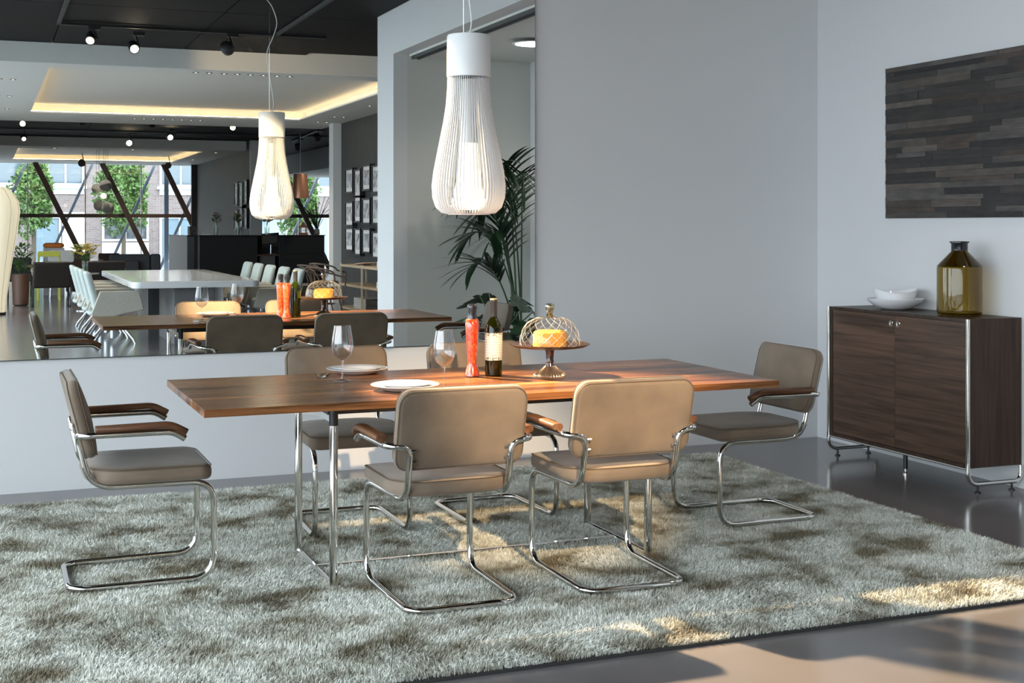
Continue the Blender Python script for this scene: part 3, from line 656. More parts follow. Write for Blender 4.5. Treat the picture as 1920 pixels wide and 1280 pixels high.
# conference table
ct = thing('conference_table', 'long white glossy conference table reflected beyond the dining table', 'table', (2.33, -10.5, 0))
cushion(.735, 2.15, .10, .075, .006, 0, n=6).obj('top', M['white_lac'], ct, smooth=True, loc=(0, 0, .707), ang=30)
gp = mat('grey_panel', (.13, .13, .14), .3)
B(-.25, .22, -1.9, -.6, 0, .665).obj('pedestal', gp, ct, bevel=.004); B(-.25, .22, .6, 2.0, 0, .665).obj('pedestal', gp, ct, bevel=.004)
B(.22, .34, .7, 1.9, 0, .665).obj('pedestal_side', M['white_lac'], ct, bevel=.004)
# tub chairs
fab = mat('pale_blue_grey_fabric', (.42, .47, .46), .8, noise=.12, nscale=60); fab2 = mat('beige_grey_fabric', (.44, .41, .36), .8, noise=.12, nscale=60)
def make_tub():
    t = thing('conference_chair', 'x', 'chair', (0, 0, 0))
    def bwp(u, v, w_): return (-.24 + w_ - v * .26, u * (1 - .0 * v), .62 + v)
    cushion(.235, .235, .06, .07, .03, .004, fn=bwp).obj('backrest', fab, t, smooth=True, ang=60)
    cushion(.25, .24, .05, .10, .035, .008).obj('seat', fab, t, smooth=True, ang=60, loc=(.02, 0, .44))
    for s in (-1, 1):
        pr = [(-.27, .36), (-.17, .63), (.27, .63), (.33, .40), (.10, .36), (-.15, .30)]
        m = MB(); yy = (s * .25, s * .31); n = len(pr)
        vs_ = [(x, yy[0], z) for x, z in pr] + [(x, yy[1], z) for x, z in pr]
        m.add(vs_, [tuple(range(n)), tuple(range(n, 2 * n))[::-1]] + [(i, i + n, (i + 1) % n + n, (i + 1) % n) for i in range(n)])
        m.obj('side_panel', fab2, t, bevel=.012)
    cushion(.21, .20, .1, .05, .022).obj('seat_shell', fab, t, smooth=True, loc=(-.08, 0, .365), ang=60)
    MB().tube([(0, 0, .06), (0, 0, .36)], .03, 14).obj('column', M['satin'], t, smooth=True)
    for k in range(4):
        a = PI / 4 + k * PI / 2; c_, s_ = math.cos(a), math.sin(a)
        MB().tube([(.02 * c_, .02 * s_, .26), (.10 * c_, .10 * s_, .24), (.30 * c_, .30 * s_, .05), (.33 * c_, .33 * s_, .0)], [.018, .016, .013, .011], 8).obj('leg', M['satin'], t, smooth=True)
    return t
tc0 = make_tub(); first = True
ordn = ['nearest the mirror', 'second from the mirror', 'third from the mirror', 'fourth from the mirror', 'farthest from the mirror']
for i, y in enumerate((-9.04, -9.9, -10.75, -11.7)):
    c = tc0 if first else copy_tree(tc0); first = False
    place(c, (1.44, y, 0), 0, 'pale fabric swivel chair on the left of the conference table, ' + ordn[i], 'conference chairs')
for i, y in enumerate((-9.1, -9.95, -10.85, -11.7, -12.5)):
    c = copy_tree(tc0); place(c, (3.40, y, 0), PI, 'pale blue-grey swivel chair on the right of the conference table, ' + ordn[i], 'conference chairs')

# shelf unit on the grey wall, with boxes and books
birch = wood('birch_shelf', (.42, .31, .20), (.55, .43, .30), 1, rnd=.04, rough=.5); cream = mat('cream_metal', (.60, .53, .42), .4)
sh = thing('shelf_unit', 'low pale wood shelf unit with thin posts before the grey wall', 'shelf', (5.5, -11.75, 0))
for z in (.09, .45, .75): B(-.22, .22, -1.45, 1.45, z, z + .035).obj('shelf', birch, sh, bevel=.002)
for x in (-.21, .21):
    for y in (-1.44, -.18, 1.1): B(x - .013, x + .013, y - .013, y + .013, 0, .80).obj('post', cream, sh)
wb = mat('white_box_card', (.70, .70, .70), .5); bbk = mat('black_box_card', (.02, .02, .02), .5)
for k in range(5): tag(B(5.33, 5.66, -12.55, -11.9, .125 + k * .033, .155 + k * .033).obj('archive_box', wb, bevel=.002), 'white flat box on the bottom shelf, %s in its stack' % ('lowest', 'second from below', 'middle', 'second from top', 'topmost')[k], 'box', 'white boxes stacked on the bottom shelf')
for k in range(2): tag(B(5.33, 5.66, -11.86, -11.1, .125 + k * .085, .205 + k * .085).obj('black_box', bbk, bevel=.003), ('lower', 'upper')[k] + ' black box beside the white stack on the bottom shelf', 'box')
for k in range(6): tag(B(5.34, 5.62, -10.98, -10.62, .125 + k * .036, .157 + k * .036).obj('book', wb, bevel=.002), 'pale book at the right of the bottom shelf, %s in its stack' % ('lowest', 'second from below', 'third from below', 'third from top', 'second from top', 'topmost')[k], 'book', 'pale books on the bottom shelf')
for k in range(4): tag(B(5.32, 5.5, -11.25 + k * .17, -11.11 + k * .17, .486, .575).obj('card_box', wb, bevel=.003), 'small white box on the middle shelf, %s' % ('rightmost', 'second from right', 'second from left', 'leftmost')[3 - k], 'box', 'small white boxes on the middle shelf')
tag(B(5.34, 5.6, -11.3, -10.95, .786, .87).obj('white_box', wb, bevel=.003), 'white box lying on the top shelf', 'box')
tag(B(5.34, 5.6, -10.9, -10.6, .786, .85).obj('dark_box', bbk, bevel=.003), 'black box right of the white box on the top shelf', 'box')
tag(MB().box(-.13, .13, -.3, .3, 0, .012, M=Matrix.Rotation(.06, 4, 'X')).obj('magazine', mat('magazine_cover', (.55, .4, .3), .4), loc=(5.5, -12.4, .806)), 'thin magazine lying on the left of the top shelf', 'magazine')
# bentwood chairs
bent = wood('bentwood', (.11, .08, .06), (.20, .15, .12), 0, rnd=.1, rough=.4)
def make_bent():
    t = thing('bentwood_armchair', 'x', 'chair')
    arc = lambda r, z0_, zt, n=16: [(-.0 + r * -math.sin(PI * k / n) * 1.0, r * math.cos(PI * k / n), z0_ + (zt - z0_) * math.sin(PI * k / n) ** .5) for k in range(n + 1)]
    MB().tube([(.20, .26, .46), (.18, .27, .62)] + [(x, y, z) for x, y, z in arc(.27, .66, .77)] + [(.18, -.27, .62), (.20, -.26, .46)], .014, 8).obj('arm_bow', bent, t, smooth=True)
    MB().tube([(-.16, .15, .46), (-.22, .14, .62), (-.25, .08, .72), (-.26, 0, .75), (-.25, -.08, .72), (-.22, -.14, .62), (-.16, -.15, .46)], .011, 8).obj('back_bow', bent, t, smooth=True)
    MB().lathe([(.19, .44), (.205, .445), (.205, .47), (.19, .475), (.001, .468)], seg=28).obj('seat', bent, t, smooth=True, ang=50)
    for sx in (-1, 1):
        for s in (-1, 1): MB().tube([(sx * .13, s * .13, .45), (sx * .18, s * .17, .2), (sx * .22, s * .2, 0)], .013, 8).obj('leg', bent, t, smooth=True)
    MB().tube([(.155 * math.cos(2 * PI * k / 24), .155 * math.sin(2 * PI * k / 24), .22) for k in range(24)], .008, 6, closed=True).obj('leg_ring', bent, t, smooth=True)
    return t
b0 = make_bent()
for i, (x, y, a, l) in enumerate(((4.78, -12.2, -.4, 'nearest the shelf'), (4.92, -13.4, -.4, 'middle one'), (5.30, -14.2, -.5, 'farthest, by the white column'))):
    c = b0 if i == 0 else copy_tree(b0); place(c, (x, y, 0), a, 'grey-brown bentwood armchair of three, ' + l, 'bentwood chairs')
# framed pictures
photo = []
for k in range(4):
    photo.append(mat('photo_print', (.62, .63, .65) if k % 2 else (.5, .52, .58), .25, nscale=4 + 2 * k, col2=(.03, .03, .035), ctr=.5))
def frames(xw, cols, rows, tagl, grp, depth=.09):
    n = 0
    for ri, rowz in enumerate(rows):
        for ci, (ya, yb) in enumerate(cols):
            zj = (0, -.10, .03, -.04)[(ci + ri) % 4]; hh = rowz[1] * (1, 1.12, 1.0, 1.06)[(ci + 2 * ri) % 4] / 2; zc_ = rowz[0] + zj * .6
            t = thing('framed_photo', 'black-framed photograph, %s row, %s from left, ' % (('top', 'middle', 'bottom')[ri], ('first', 'second', 'third', 'fourth')[ci]) + tagl, 'picture', (xw, (ya + yb) / 2, zc_), 0, grp)
            w2 = abs(yb - ya) / 2
            f = MB().box(-depth, 0, -w2, -w2 + .03, -hh, hh).box(-depth, 0, w2 - .03, w2, -hh, hh).box(-depth, 0, -w2 + .03, w2 - .03, -hh, -hh + .03).box(-depth, 0, -w2 + .03, w2 - .03, hh - .03, hh)
            f.obj('frame', M['black'], t)
            B(-depth + .02, -depth + .026, -w2 + .03, w2 - .03, -hh + .03, hh - .03).obj('mat_board', wb, t)
            B(-depth + .014, -depth + .02, -w2 + .08, w2 - .08, -hh + .10, hh - .09).obj('print', photo[(ci + ri) % 4], t)
frames(6.048, [(-15.5, -14.98), (-14.9, -14.48), (-14.38, -13.88), (-13.78, -13.25)], [(2.18, .44), (1.66, .44), (1.14, .42)], 'on the near grey wall', 'framed photographs on the near grey wall')
frames(6.048, [(-26.6, -26.1), (-25.95, -25.45), (-25.3, -24.85)], [(2.2, .6), (1.6, .5)], 'on the far grey wall', 'framed photographs on the far grey wall')

# palm and monstera in the alcove
leafm = mat('palm_green', (.016, .045, .018), .35, noise=.3, nscale=10); stemm = mat('stem_green', (.04, .085, .03), .5)
pot = mat('grey_pot', (.12, .12, .12), .5)
def leaflet_mesh():
    m = MB(); n = 6; vs_ = []
    for k in range(n + 1):
        t = k / n; wd = .050 * math.sin(PI * min(t * .93 + .07, 1)) ** .7 + .001; z = -.28 * t * t
        vs_ += [(t, -wd, z - .012 * (1 - t)), (t, 0, z), (t, wd, z - .012 * (1 - t))]
    for k in range(n):
        a = 3 * k; m_ = [(a, a + 3, a + 4, a + 1), (a + 1, a + 4, a + 5, a + 2)]; m.f += m_
    m.v = vs_; return m
lf0 = leaflet_mesh().obj('leaflet', leafm, smooth=True)
def frond(parent, p0, az, rise, reach, droop, n=15):
    d = Vector((math.cos(az), math.sin(az), 0)); pts = []
    for k in range(13):
        t = k / 12; pts.append(Vector(p0) + d * reach * (t ** 1.3) + Vector((0, 0, rise * (1 - (1 - t) ** 1.8) - droop * max(0, t - .55) ** 1.6 * 2.2)))
    fr = MB().tube(pts, [.011 * (1 - k / 15) for k in range(13)], 6).obj('frond', stemm, parent, smooth=True)
    global lf0_used
    for k in range(n):
        t = .42 + .58 * k / (n - 1); i = t * 12; a = int(min(i, 11)); p = pts[a].lerp(pts[min(a + 1, 12)], i - a); tg = (pts[min(a + 1, 12)] - pts[a]).normalized()
        side = d.cross(Vector((0, 0, 1)))
        for s in ((-1, 1) if k < n - 1 else (0,)):
            dirv = (tg * (.55 + .6 * t) + side * s * 1.0 + Vector((0, 0, .22))).normalized()
            L_ = (.40 * math.sin(PI * (.25 + .6 * (t - .42) / .58)) + .08) * random.uniform(.85, 1.1)
            zax = (dirv.cross(side * (1 if s >= 0 else -1) + d * .2)); zax = Vector((0, 0, 1)) - dirv * dirv.z; zax.normalize(); yax = zax.cross(dirv)
            R = Matrix((dirv * L_, yax * L_, zax * L_)).transposed().to_4x4(); R.translation = p
            o = lf0 if not lf0_used else lf0.copy()
            if lf0_used: COL.objects.link(o)
            lf0_used = True; o.parent = fr; o.matrix_local = R
lf0_used = False
pt = thing('potted_palm', 'tall dark kentia palm in the alcove corner, seen in the mirror', 'potted plant', (4.68, -4.22, 0))
MB().lathe([(.16, 0), (.20, .02), (.23, .40), (.22, .41), (.205, .38), (.001, .37)], seg=32).obj('pot', pot, pt, smooth=True, ang=50)
for az, ri, re, dr in ((1.9, 1.75, .35, .55), (PI - .1, 1.60, .62, .55), (PI + .5, 1.15, .55, .5), (2.4, 1.85, .40, .6), (2.95, .80, .52, .3), (-1.8, 1.6, .3, .6), (4.0, 1.45, .42, .6), (PI - .5, 1.15, .42, .45), (3.5, 1.75, .3, .4)):
    frond(pt, (random.uniform(-.05, .05), random.uniform(-.05, .05), .37), az, ri, re, dr)
def monstera_leaf():
    pts = []; n = 44
    for k in range(n):
        a = 2 * PI * k / n; r = .5 * (1 - .16 * math.cos(a)) * (1 + .0 * math.sin(a))
        notch = .42 * max(0, math.sin(6.0 * a)) ** 1.5 if .35 < (a % PI) < PI - .2 else 0
        pts.append((.42 - r * math.cos(a) * .95, r * math.sin(a) * .85 * (1 - notch * .0) * (1), 0, notch))
    vs_ = [(.42, 0, 0)] + [(.42 + (x - .42) * (1 - q), y * (1 - q), -.25 * abs(y) ** 1.5 - .18 * max(0, x - .4) ** 2) for x, y, _, q in pts]
    return MB().add(vs_, [(0, k + 1, (k + 1) % n + 1) for k in range(n)])
ml0 = monstera_leaf().obj('leaf', leafm, smooth=True); mlu = [False]
def monstera(label, x, y, leaves, h):
    t = thing('monstera', label, 'potted plant', (x, y, 0), 0, 'leafy monstera plants in the alcove')
    MB().lathe([(.13, 0), (.17, .02), (.18, .24), (.17, .25), (.15, .22), (.001, .21)], seg=28).obj('pot', pot, t, smooth=True, ang=50)
    for k in range(leaves):
        az = 2.4 * k + .5; hh = h * random.uniform(.6, 1.0); re = random.uniform(.12, .34); tip = Vector((math.cos(az) * re, math.sin(az) * re, hh))
        stp = MB().tube([(0, 0, .2), (tip.x * .35, tip.y * .35, .2 + (hh - .2) * .6), tuple(tip)], .006, 6).obj('stalk', stemm, t, smooth=True)
        o = ml0 if not mlu[0] else ml0.copy()
        if mlu[0]: COL.objects.link(o)
        mlu[0] = True; o.parent = stp; s_ = random.uniform(.20, .30)
        o.matrix_local = Matrix.Translation(tip) @ Euler((random.uniform(-.4, .4), random.uniform(.3, 1.0), az)).to_matrix().to_4x4() @ Matrix.Scale(s_, 4)
monstera('leafy dark monstera beside the right chair, left of two, in the mirror', 4.30, -3.72, 13, .80)
monstera('leafy dark monstera at the mirror edge, right of two', 4.66, -3.20, 12, .76)

# big paper floor lamp at the far left
fl = thing('cocoon_floor_lamp', 'tall cream cocoon floor lamp cut by the left edge of the mirror view', 'floor lamp', (.10, -14.95, 0))
pr = [(.24, .03), (.26, .3), (.33, .8), (.41, 1.3), (.45, 1.62), (.43, 1.78), (.33, 1.93), (.27, 1.98), (.26, 2.0)]
MB().lathe(pr, seg=40, warp=lambda p, a, r: (p[0] * (1 + .012 * math.cos(12 * a)), p[1] * (1 + .012 * math.cos(12 * a)), p[2])).obj('shade', mat('cream_cocoon', (.80, .74, .60), .7, emis=(1, .86, .62), estr=.42), fl, smooth=True, ang=60)
MB().lathe([(.24, 0), (.25, .03), (.24, .04)], seg=32).obj('base', M['black'], fl)
for k in range(12):
    a = 2 * PI * (k + .5) / 12; MB().tube([((r * .992 + .001) * math.cos(a), (r * .992 + .001) * math.sin(a), z) for r, z in pr], .003, 5).obj('wire', mat('wire_tan', (.45, .38, .26), .6) if k == 0 else bpy.data.materials['wire_tan'], fl)

# lounge furniture
def sled_chair(label, x, y, rz, m, wd=.56, h=.80):
    t = thing('lounge_armchair', label, 'armchair', (x, y, 0), rz)
    cushion(.30, wd / 2, .04, .12, .03).obj('seat', m, t, smooth=True, ang=50, loc=(0, 0, .40))
    cushion(.225, wd / 2, .04, .09, .03, fn=lambda u, v, w_: (-.28 + w_ - u * .15, v, .56 + u)).obj('backrest', m, t, smooth=True, ang=50)
    for s in (-1, 1):
        MB().tube(fillet([(-.30, s * (wd / 2 - .01), .36), (-.30, s * (wd / 2 - .01), .012), (.30, s * (wd / 2 - .01), .012), (.30, s * (wd / 2 - .01), .36)], .05), .011, 8).obj('sled_frame', M['black'], t, smooth=True)
        cushion(.26, .05, .03, .06, .02).obj('arm', mat('tan_arm', (.35, .23, .14), .5) if 'tan_arm' not in bpy.data.materials else bpy.data.materials['tan_arm'], t, smooth=True, loc=(0, s * (wd / 2 - .03), .62))
        MB().tube([(.2, s * (wd / 2 - .03), .45), (.2, s * (wd / 2 - .03), .60)], .01, 6).obj('arm_post', M['black'], t)
    return t
dk = mat('black_leather', (.018, .014, .014), .4); sg = mat('slate_fabric', (.055, .06, .075), .8, noise=.2, nscale=40); br = mat('brown_leather', (.10, .05, .035), .5)
sled_chair('black lounge armchair on sled legs left of the conference chairs', 1.10, -16.7, -PI / 2, dk, .62)
c_ = sled_chair('black lounge armchair with tan top behind the flowers', 1.98, -16.9, -PI / 2, dk, .66)
sled_chair('slate blue lounge chair partly behind the cocoon lamp', .66, -19.5, PI / 2, sg, .44)
sled_chair('brown leather easy chair by the window, behind the sofa', 2.62, -23.0, PI / 2, br, .46)
sf = thing('sofa', 'dark slate two-part sofa in front of the window', 'sofa', (2.85, -20.2, 0))
for x0_, x1_ in ((-.52, .26), (.27, .46)):
    cushion((x1_ - x0_) / 2, .10, .04, .52, .04).obj('back_cushion', sg, sf, smooth=True, ang=50, loc=((x0_ + x1_) / 2, .30, .57))
cushion(.50, .42, .05, .24, .04).obj('seat', sg, sf, smooth=True, ang=50, loc=(-.03, -.1, .26))
cushion(.26, .05, .04, .40, .03).obj('side_cushion', sg, sf, smooth=True, ang=50, loc=(-.22, .46, .50))
for sx in (-.45, .40):
    for sy in (-.4, .3): B(sx - .02, sx + .02, sy - .02, sy + .02, 0, .15).obj('leg', M['black'], sf)
lime = mat('lime_paint', (.50, .52, .08), .4)
lc = thing('lime_chair', 'lime green side chair in front of the window at left', 'chair', (1.15, -18.9, 0))
for s in (-1, 1):
    MB().tube([(s * .19, .2, 0), (s * .19, .2, .45), (s * .18, .24, .9)], .018, 8).obj('rear_leg', lime, lc, smooth=True)
    MB().tube([(s * .19, -.2, 0), (s * .19, -.2, .45)], .018, 8).obj('front_leg', lime, lc, smooth=True)
cushion(.20, .05, .03, .02, .008, fn=lambda u, v, w_: (u, .25 + w_, .87 + v)).obj('backrest', lime, lc, smooth=True)
cushion(.21, .21, .04, .03, .012).obj('seat', lime, lc, smooth=True, loc=(0, 0, .45))
wt = thing('white_side_chair', 'white shell chair behind the lime chair', 'chair', (1.42, -20.0, 0))
cushion(.24, .12, .05, .03, .012, fn=lambda u, v, w_: (u, .22 + w_, .80 + v)).obj('backrest', M['porcelain'], wt, smooth=True)
cushion(.24, .24, .06, .04, .016).obj('seat', M['porcelain'], wt, smooth=True, loc=(0, 0, .44))
for sx in (-1, 1):
    for sy in (-1, 1): MB().tube([(sx * .2, sy * .2, 0), (sx * .17, sy * .17, .43)], .014, 8).obj('leg', M['satin'], wt, smooth=True)
pd = thing('tall_pedestal', 'small white pedestal carrying the orange cushion', 'pedestal', (1.33, -20.8, 0))
B(-.20, .20, -.2, .2, 0, .95).obj('block', M['white_lac'], pd, bevel=.006)
tag(cushion(.20, .16, .1, .09, .043, .01).obj('orange_cushion', mat('orange_fabric', (.85, .26, .05), .8), None, smooth=True, loc=(1.33, -20.8, .997), ang=60), 'orange cushion on top by the window', 'cushion')
bc = thing('brown_cabinet', 'small brown cabinet behind the lilies', 'cabinet', (1.80, -20.9, 0)); B(-.22, .22, -.2, .2, .06, .85).obj('body', br, bc, bevel=.006); B(-.19, .19, .2, .21, .1, .82).obj('door', br, bc, bevel=.003)
for s in (-1, 1): B(s * .18 - .02, s * .18 + .02, -.15, .15, 0, .06).obj('foot', M['black'], bc)
st_ = thing('side_table', 'small round table carrying the yellow lilies', 'side table', (1.56, -15.4, 0))
MB().lathe([(.22, .60), (.225, .605), (.225, .62), (.001, .621)], seg=32).obj('top', M['white_lac'], st_, smooth=True, ang=50); MB().tube([(0, 0, .01), (0, 0, .60)], .02, 10).obj('post', M['satin'], st_, smooth=True); MB().lathe([(.16, 0), (.16, .012), (.001, .02)], seg=28).obj('foot', M['satin'], st_, smooth=True)

# flowers
leafg = mat('leaf_green', (.06, .13, .03), .5); petal = mat('yellow_petal', (.80, .62, .16), .6); petw = mat('cream_petal', (.62, .50, .46), .6)
def bouquet(name, label, x, y, z, h, sp, mpet, n=16, leafy=10, vr=.05, vh=.22, fr=.035):
    t = thing(name, label, 'flowers', (x, y, z), 0)
    MB().lathe([(vr * .8, 0), (vr, .005), (vr, vh), (vr * .95, vh)], seg=20, cap1=False).obj('vase', M['glass'], t, smooth=True)
    MB().lathe([(vr * .85, .01), (vr * .9, vh * .6), (.001, vh * .6)], seg=16).obj('water', thin_glass('vase_water', (.75, .85, .75)) if 'vase_water' not in bpy.data.materials else bpy.data.materials['vase_water'], t, smooth=True)
    stems = MB(); lv = MB()
    for k in range(n):
        a = random.uniform(0, 2 * PI); r = sp * math.sqrt(random.random()); hh = h * random.uniform(.72, 1) - r * .4
        tip = Vector((r * math.cos(a), r * math.sin(a), hh)); stems.tube([(-.02 * math.cos(a), -.02 * math.sin(a), .02), (.02 * math.cos(a), .02 * math.sin(a), vh), tuple(tip)], .004, 5)
        m = MB()
        for q in range(6):
            b_ = 2 * PI * q / 6; c_, s_ = math.cos(b_), math.sin(b_); f = fr
            m.add([tip, tip + Vector((c_ * f - s_ * f * .4, s_ * f + c_ * f * .4, f * .9)), tip + Vector((c_ * f * 2, s_ * f * 2, f * 1.1)), tip + Vector((c_ * f + s_ * f * .4, s_ * f - c_ * f * .4, f * .9))], [(0, 1, 2, 3)])
        m.obj('flower', mpet, t)
    for k in range(leafy * 4):
        a = random.uniform(0, 2 * PI); r = sp * .8 * math.sqrt(random.random()); p = Vector((r * math.cos(a), r * math.sin(a), random.uniform(vh, h * .85)))
        u = Vector((math.cos(a), math.sin(a), random.uniform(.2, 1))).normalized() * .11; v = Vector((-math.sin(a), math.cos(a), 0)) * .018
        lv.add([p, p + u * .5 + v, p + u, p + u * .5 - v], [(0, 1, 2, 3)])
    stems.obj('stems', leafg, t)['kind'] = 'stuff'; lv.obj('leaves', leafg, t)['kind'] = 'stuff'
bouquet('yellow_lilies', 'yellow lilies in a glass vase left of the conference table', 1.56, -15.4, .622, .50, .22, petal, 20, 14, .055, .20, .04)
bouquet('pale_roses', 'pale flowers in a tall glass vase on the reception, left of three', 4.93, -23.0, 1.183, .50, .10, petw, 9, 10, .06, .28, .035)
bouquet('pale_roses', 'pale flowers in a tall glass vase on the reception, middle of three', 5.42, -23.0, 1.183, .50, .12, petw, 9, 10, .06, .28, .035)
bouquet('pale_roses', 'pale flowers in a tall glass vase on the reception, under the pendant reflection', 6.08, -23.0, 1.183, .46, .12, petw, 9, 10, .06, .28, .035)

# reception counter
rd = thing('reception_counter', 'long black reception counter at the far end of the showroom', 'counter', (5.4, -23.0, 0))
rb = mat('black_lacquer', (.016, .017, .020), .35)
B(-.88, .42, -.36, .22, 0, 1.16).obj('cabinet', rb, rd, bevel=.004); B(-.90, 2.0, -.38, .24, 1.16, 1.18).obj('top', rb, rd, bevel=.002)
B(.42, .92, -.36, -.30, 0, 1.16).obj('back_panel', rb, rd); B(.42, .92, -.30, .15, .70, .74).obj('work_shelf', br, rd); B(.50, .85, -.28, .1, 0, .70).obj('drawer_unit', gp, rd)
B(.92, 1.98, -.36, .22, 0, 1.16).obj('cabinet', rb, rd, bevel=.004)
for z in (.30, .75): B(1.0, 1.95, .221, .228, z, z + .38).obj('front_panel', rb, rd, bevel=.002)
r2_ = thing('grey_counter', 'grey counter end running back from the black reception', 'counter', (4.44, -24.9, 0))
B(-.10, .06, -1.7, 1.48, 0, 1.15).obj('body', mat('grey_lacquer', (.14, .15, .165), .4), r2_, bevel=.004); B(-.11, .07, -1.71, 1.49, 1.15, 1.17).obj('top', rb, r2_)
mo = thing('computer_screen', 'silver-backed screen standing on the reception work shelf', 'screen', (6.18, -23.0, .74))
B(-.10, .10, -.08, .08, 0, .015).obj('foot', M['satin'], mo); MB().tube([(0, -.04, .01), (0, -.04, .22)], .015, 8).obj('neck', M['satin'], mo, smooth=True); MB().box(-.20, .20, -.02, .0, .16, .50, M=Matrix.Rotation(.25, 4, 'X') @ Matrix.Rotation(.3, 4, 'Z')).obj('panel', M['chrome'], mo)
tag(B(4.28 + .08, 4.44 + .08, -23.5, -23.15, 1.17, 1.38).obj('picture_box', mat('dark_picture_box', (.12, .11, .10), .5, nscale=20, col2=(.02, .02, .02)), bevel=.004), 'dark box standing on the grey counter end', 'box')
tag(B(4.60, 4.80, -22.97, -22.83, 1.181, 1.225).obj('white_tray', wb, bevel=.004), 'white tray lying on the reception counter', 'tray')
ln = thing('copper_lantern', 'small copper lantern on the right part of the reception', 'lantern', (6.92, -22.95, 1.181)); cop = mat('copper', (.50, .25, .16), .3, .7)
B(-.09, .09, -.09, .09, 0, .05).obj('base', cop, ln); B(-.07, .07, -.07, .07, .05, .17).obj('body', M['pane'], ln)
for sx in (-1, 1):
    for sy in (-1, 1): B(sx * .07 - .008, sx * .07 + .008, sy * .07 - .008, sy * .07 + .008, .05, .17).obj('post', cop, ln)
MB().lathe([(.12, .17), (.05, .24), (.02, .30), (.001, .31)], seg=4).obj('roof', cop, ln)
tw = MB()
for k in range(26):
    a = random.uniform(-.7, .7); b2 = random.uniform(-.3, .3); tw.tube([(0, 0, .1), (a * .25, b2 * .3, .45), (a * .75, b2 * .5, .62 + .3 * random.random())], .006, 4)
tt = thing('dried_branches', 'fan of dark dried branches in a pot on the reception', 'dried branches', (7.30, -23.2, 1.181)); tw.obj('twigs', M['black'], tt)['kind'] = 'stuff'; MB().lathe([(.05, 0), (.07, .02), (.06, .14), (.04, .14)], seg=16).obj('pot', pot, tt, smooth=True)
cp = thing('copper_pendant', 'copper-coloured drum pendant behind the reflected lamp', 'pendant lamp', (6.70, -22.3, 0))
MB().lathe([(.20, 2.02), (.195, 2.10), (.155, 2.55), (.15, 2.57), (.02, 2.575)], seg=32, cap0=False).obj('shade', cop, cp, smooth=True, ang=50); MB().tube([(0, 0, 2.57), (0, 0, 3.48)], .004, 6).obj('cable', M['paint_white'], cp)

# cluster of globe pendants
gl = mat('grey_globe', (.62, .62, .60), .35); glw = glow('warm_globe', (1, .82, .55), 1.6)
for i, (x, y, z, r, mm_) in enumerate(((2.76, -25.9, 2.36, .145, gl), (2.84, -26.25, 1.83, .145, gl), (2.66, -26.6, 1.89, .13, gl), (2.58, -26.3, 2.30, .12, gl), (2.73, -26.1, 2.12, .07, glw))):
    t = thing('globe_pendant', ('grey glass globe pendant, upper right of the cluster', 'grey glass globe pendant, lowest right of the cluster', 'grey glass globe pendant, lower left of the cluster', 'grey glass globe pendant, upper left of the cluster', 'small glowing globe in the middle of the pendant cluster')[i], 'pendant lamp', (x, y, z), 0, 'globe pendant cluster')
    MB().lathe([(r * math.sin(PI * k / 14) + .0005, -r * math.cos(PI * k / 14)) for k in range(15)], seg=24).obj('globe', mm_, t, smooth=True, ang=90)
    MB().tube([(0, 0, r * .98), (0, 0, 3.25 - z if y > -26.1 else 3.40 - z)], .004, 5).obj('cord', M['black'], t)
# potted red-green plant behind cocoon lamp
pp = thing('dark_pot_plant', 'bushy plant in a tall brown pot beside the cocoon lamp', 'potted plant', (.62, -17.3, 0))
MB().lathe([(.10, 0), (.13, .02), (.15, .55), (.12, .55)], seg=24).obj('pot', br, pp, smooth=True)
lv = MB()
for k in range(220):
    a = random.uniform(0, 2 * PI); r = .2 * math.sqrt(random.random()); p = Vector((r * math.cos(a), r * math.sin(a), random.uniform(.55, 1.05)))
    u = Vector((math.cos(a), math.sin(a), random.uniform(0, 1))) * .09; v = Vector((-math.sin(a), math.cos(a), 0)) * .02
    lv.add([p, p + u * .5 + v, p + u, p + u * .5 - v], [(0, 1, 2, 3)])
lv.obj('foliage', leafg, pp)['kind'] = 'stuff'

# ------------------------------------------------------------------ far window facade and the street outside
brn = mat('brown_steel', (.085, .055, .045), .45); gst = mat('blue_grey_steel', (.17, .20, .25), .5)
fa = thing('window_2', None, None, (0, -33.8, 0)); fa['kind'] = ST
YF = -33.8
def fbar(p, q, wd, dp, m, name, y=0): bar((p[0], y, p[1]), (q[0], y, q[1]), dp, wd, m, name, fa)
fbar((-2.0, 1.69), (11, 1.70), .11, .12, brn, 'transom')
for x_ in (-1.9, 1.42, 3.30, 5.08, 6.8, 8.68):
    fbar((x_, 3.26), (x_ + 1.55, .0), .15, .12, brn, 'diagonal_brace', .12 if x_ != 0 else 0)
fbar((5.98, 0), (5.98, 3.25), .17, .14, mat('dark_post', (.03, .03, .035), .4), 'post', .25)
fbar((5.30, 0), (5.30, 3.25), .13, .1, gst, 'outer_post', -.9)
for x_ in (-.4, 1.25, 3.15, 5.0, 6.55, 8.4, 10.3): fbar((x_, 3.35), (x_ - 1.45, 0), .08, .08, gst, 'outer_brace', -1.1)
for i in range(8):
    x_ = -2 + i * 1.62
    fbar((x_, 0), (x_, 3.3), .035, .05, M['paint_white'], 'mullion', -.35)
    B(x_ + .03, x_ + 1.59, -.36, -.345, .05, 3.3).obj('pane', M['pane'], fa)
B(-2.2, 11.2, -34.5, -33.9, 3.25, 3.5).obj('wall_far_lintel', M['wall'], kind=ST)
B(-60, 80, -110, -34.5, -.30, -.15).obj('pavement', mat('street_pavement', (.22, .22, .22), .8, noise=.2, nscale=2), kind=ST)
B(-40, -2.25, -34.5, 30, -.30, -.15).obj('ground', mat('outside_ground', (.32, .33, .33), .8), kind=ST)
brick = bpy.data.materials.new('brick_wall'); brick.use_nodes = True; nt = brick.node_tree; b = nt.nodes['Principled BSDF']
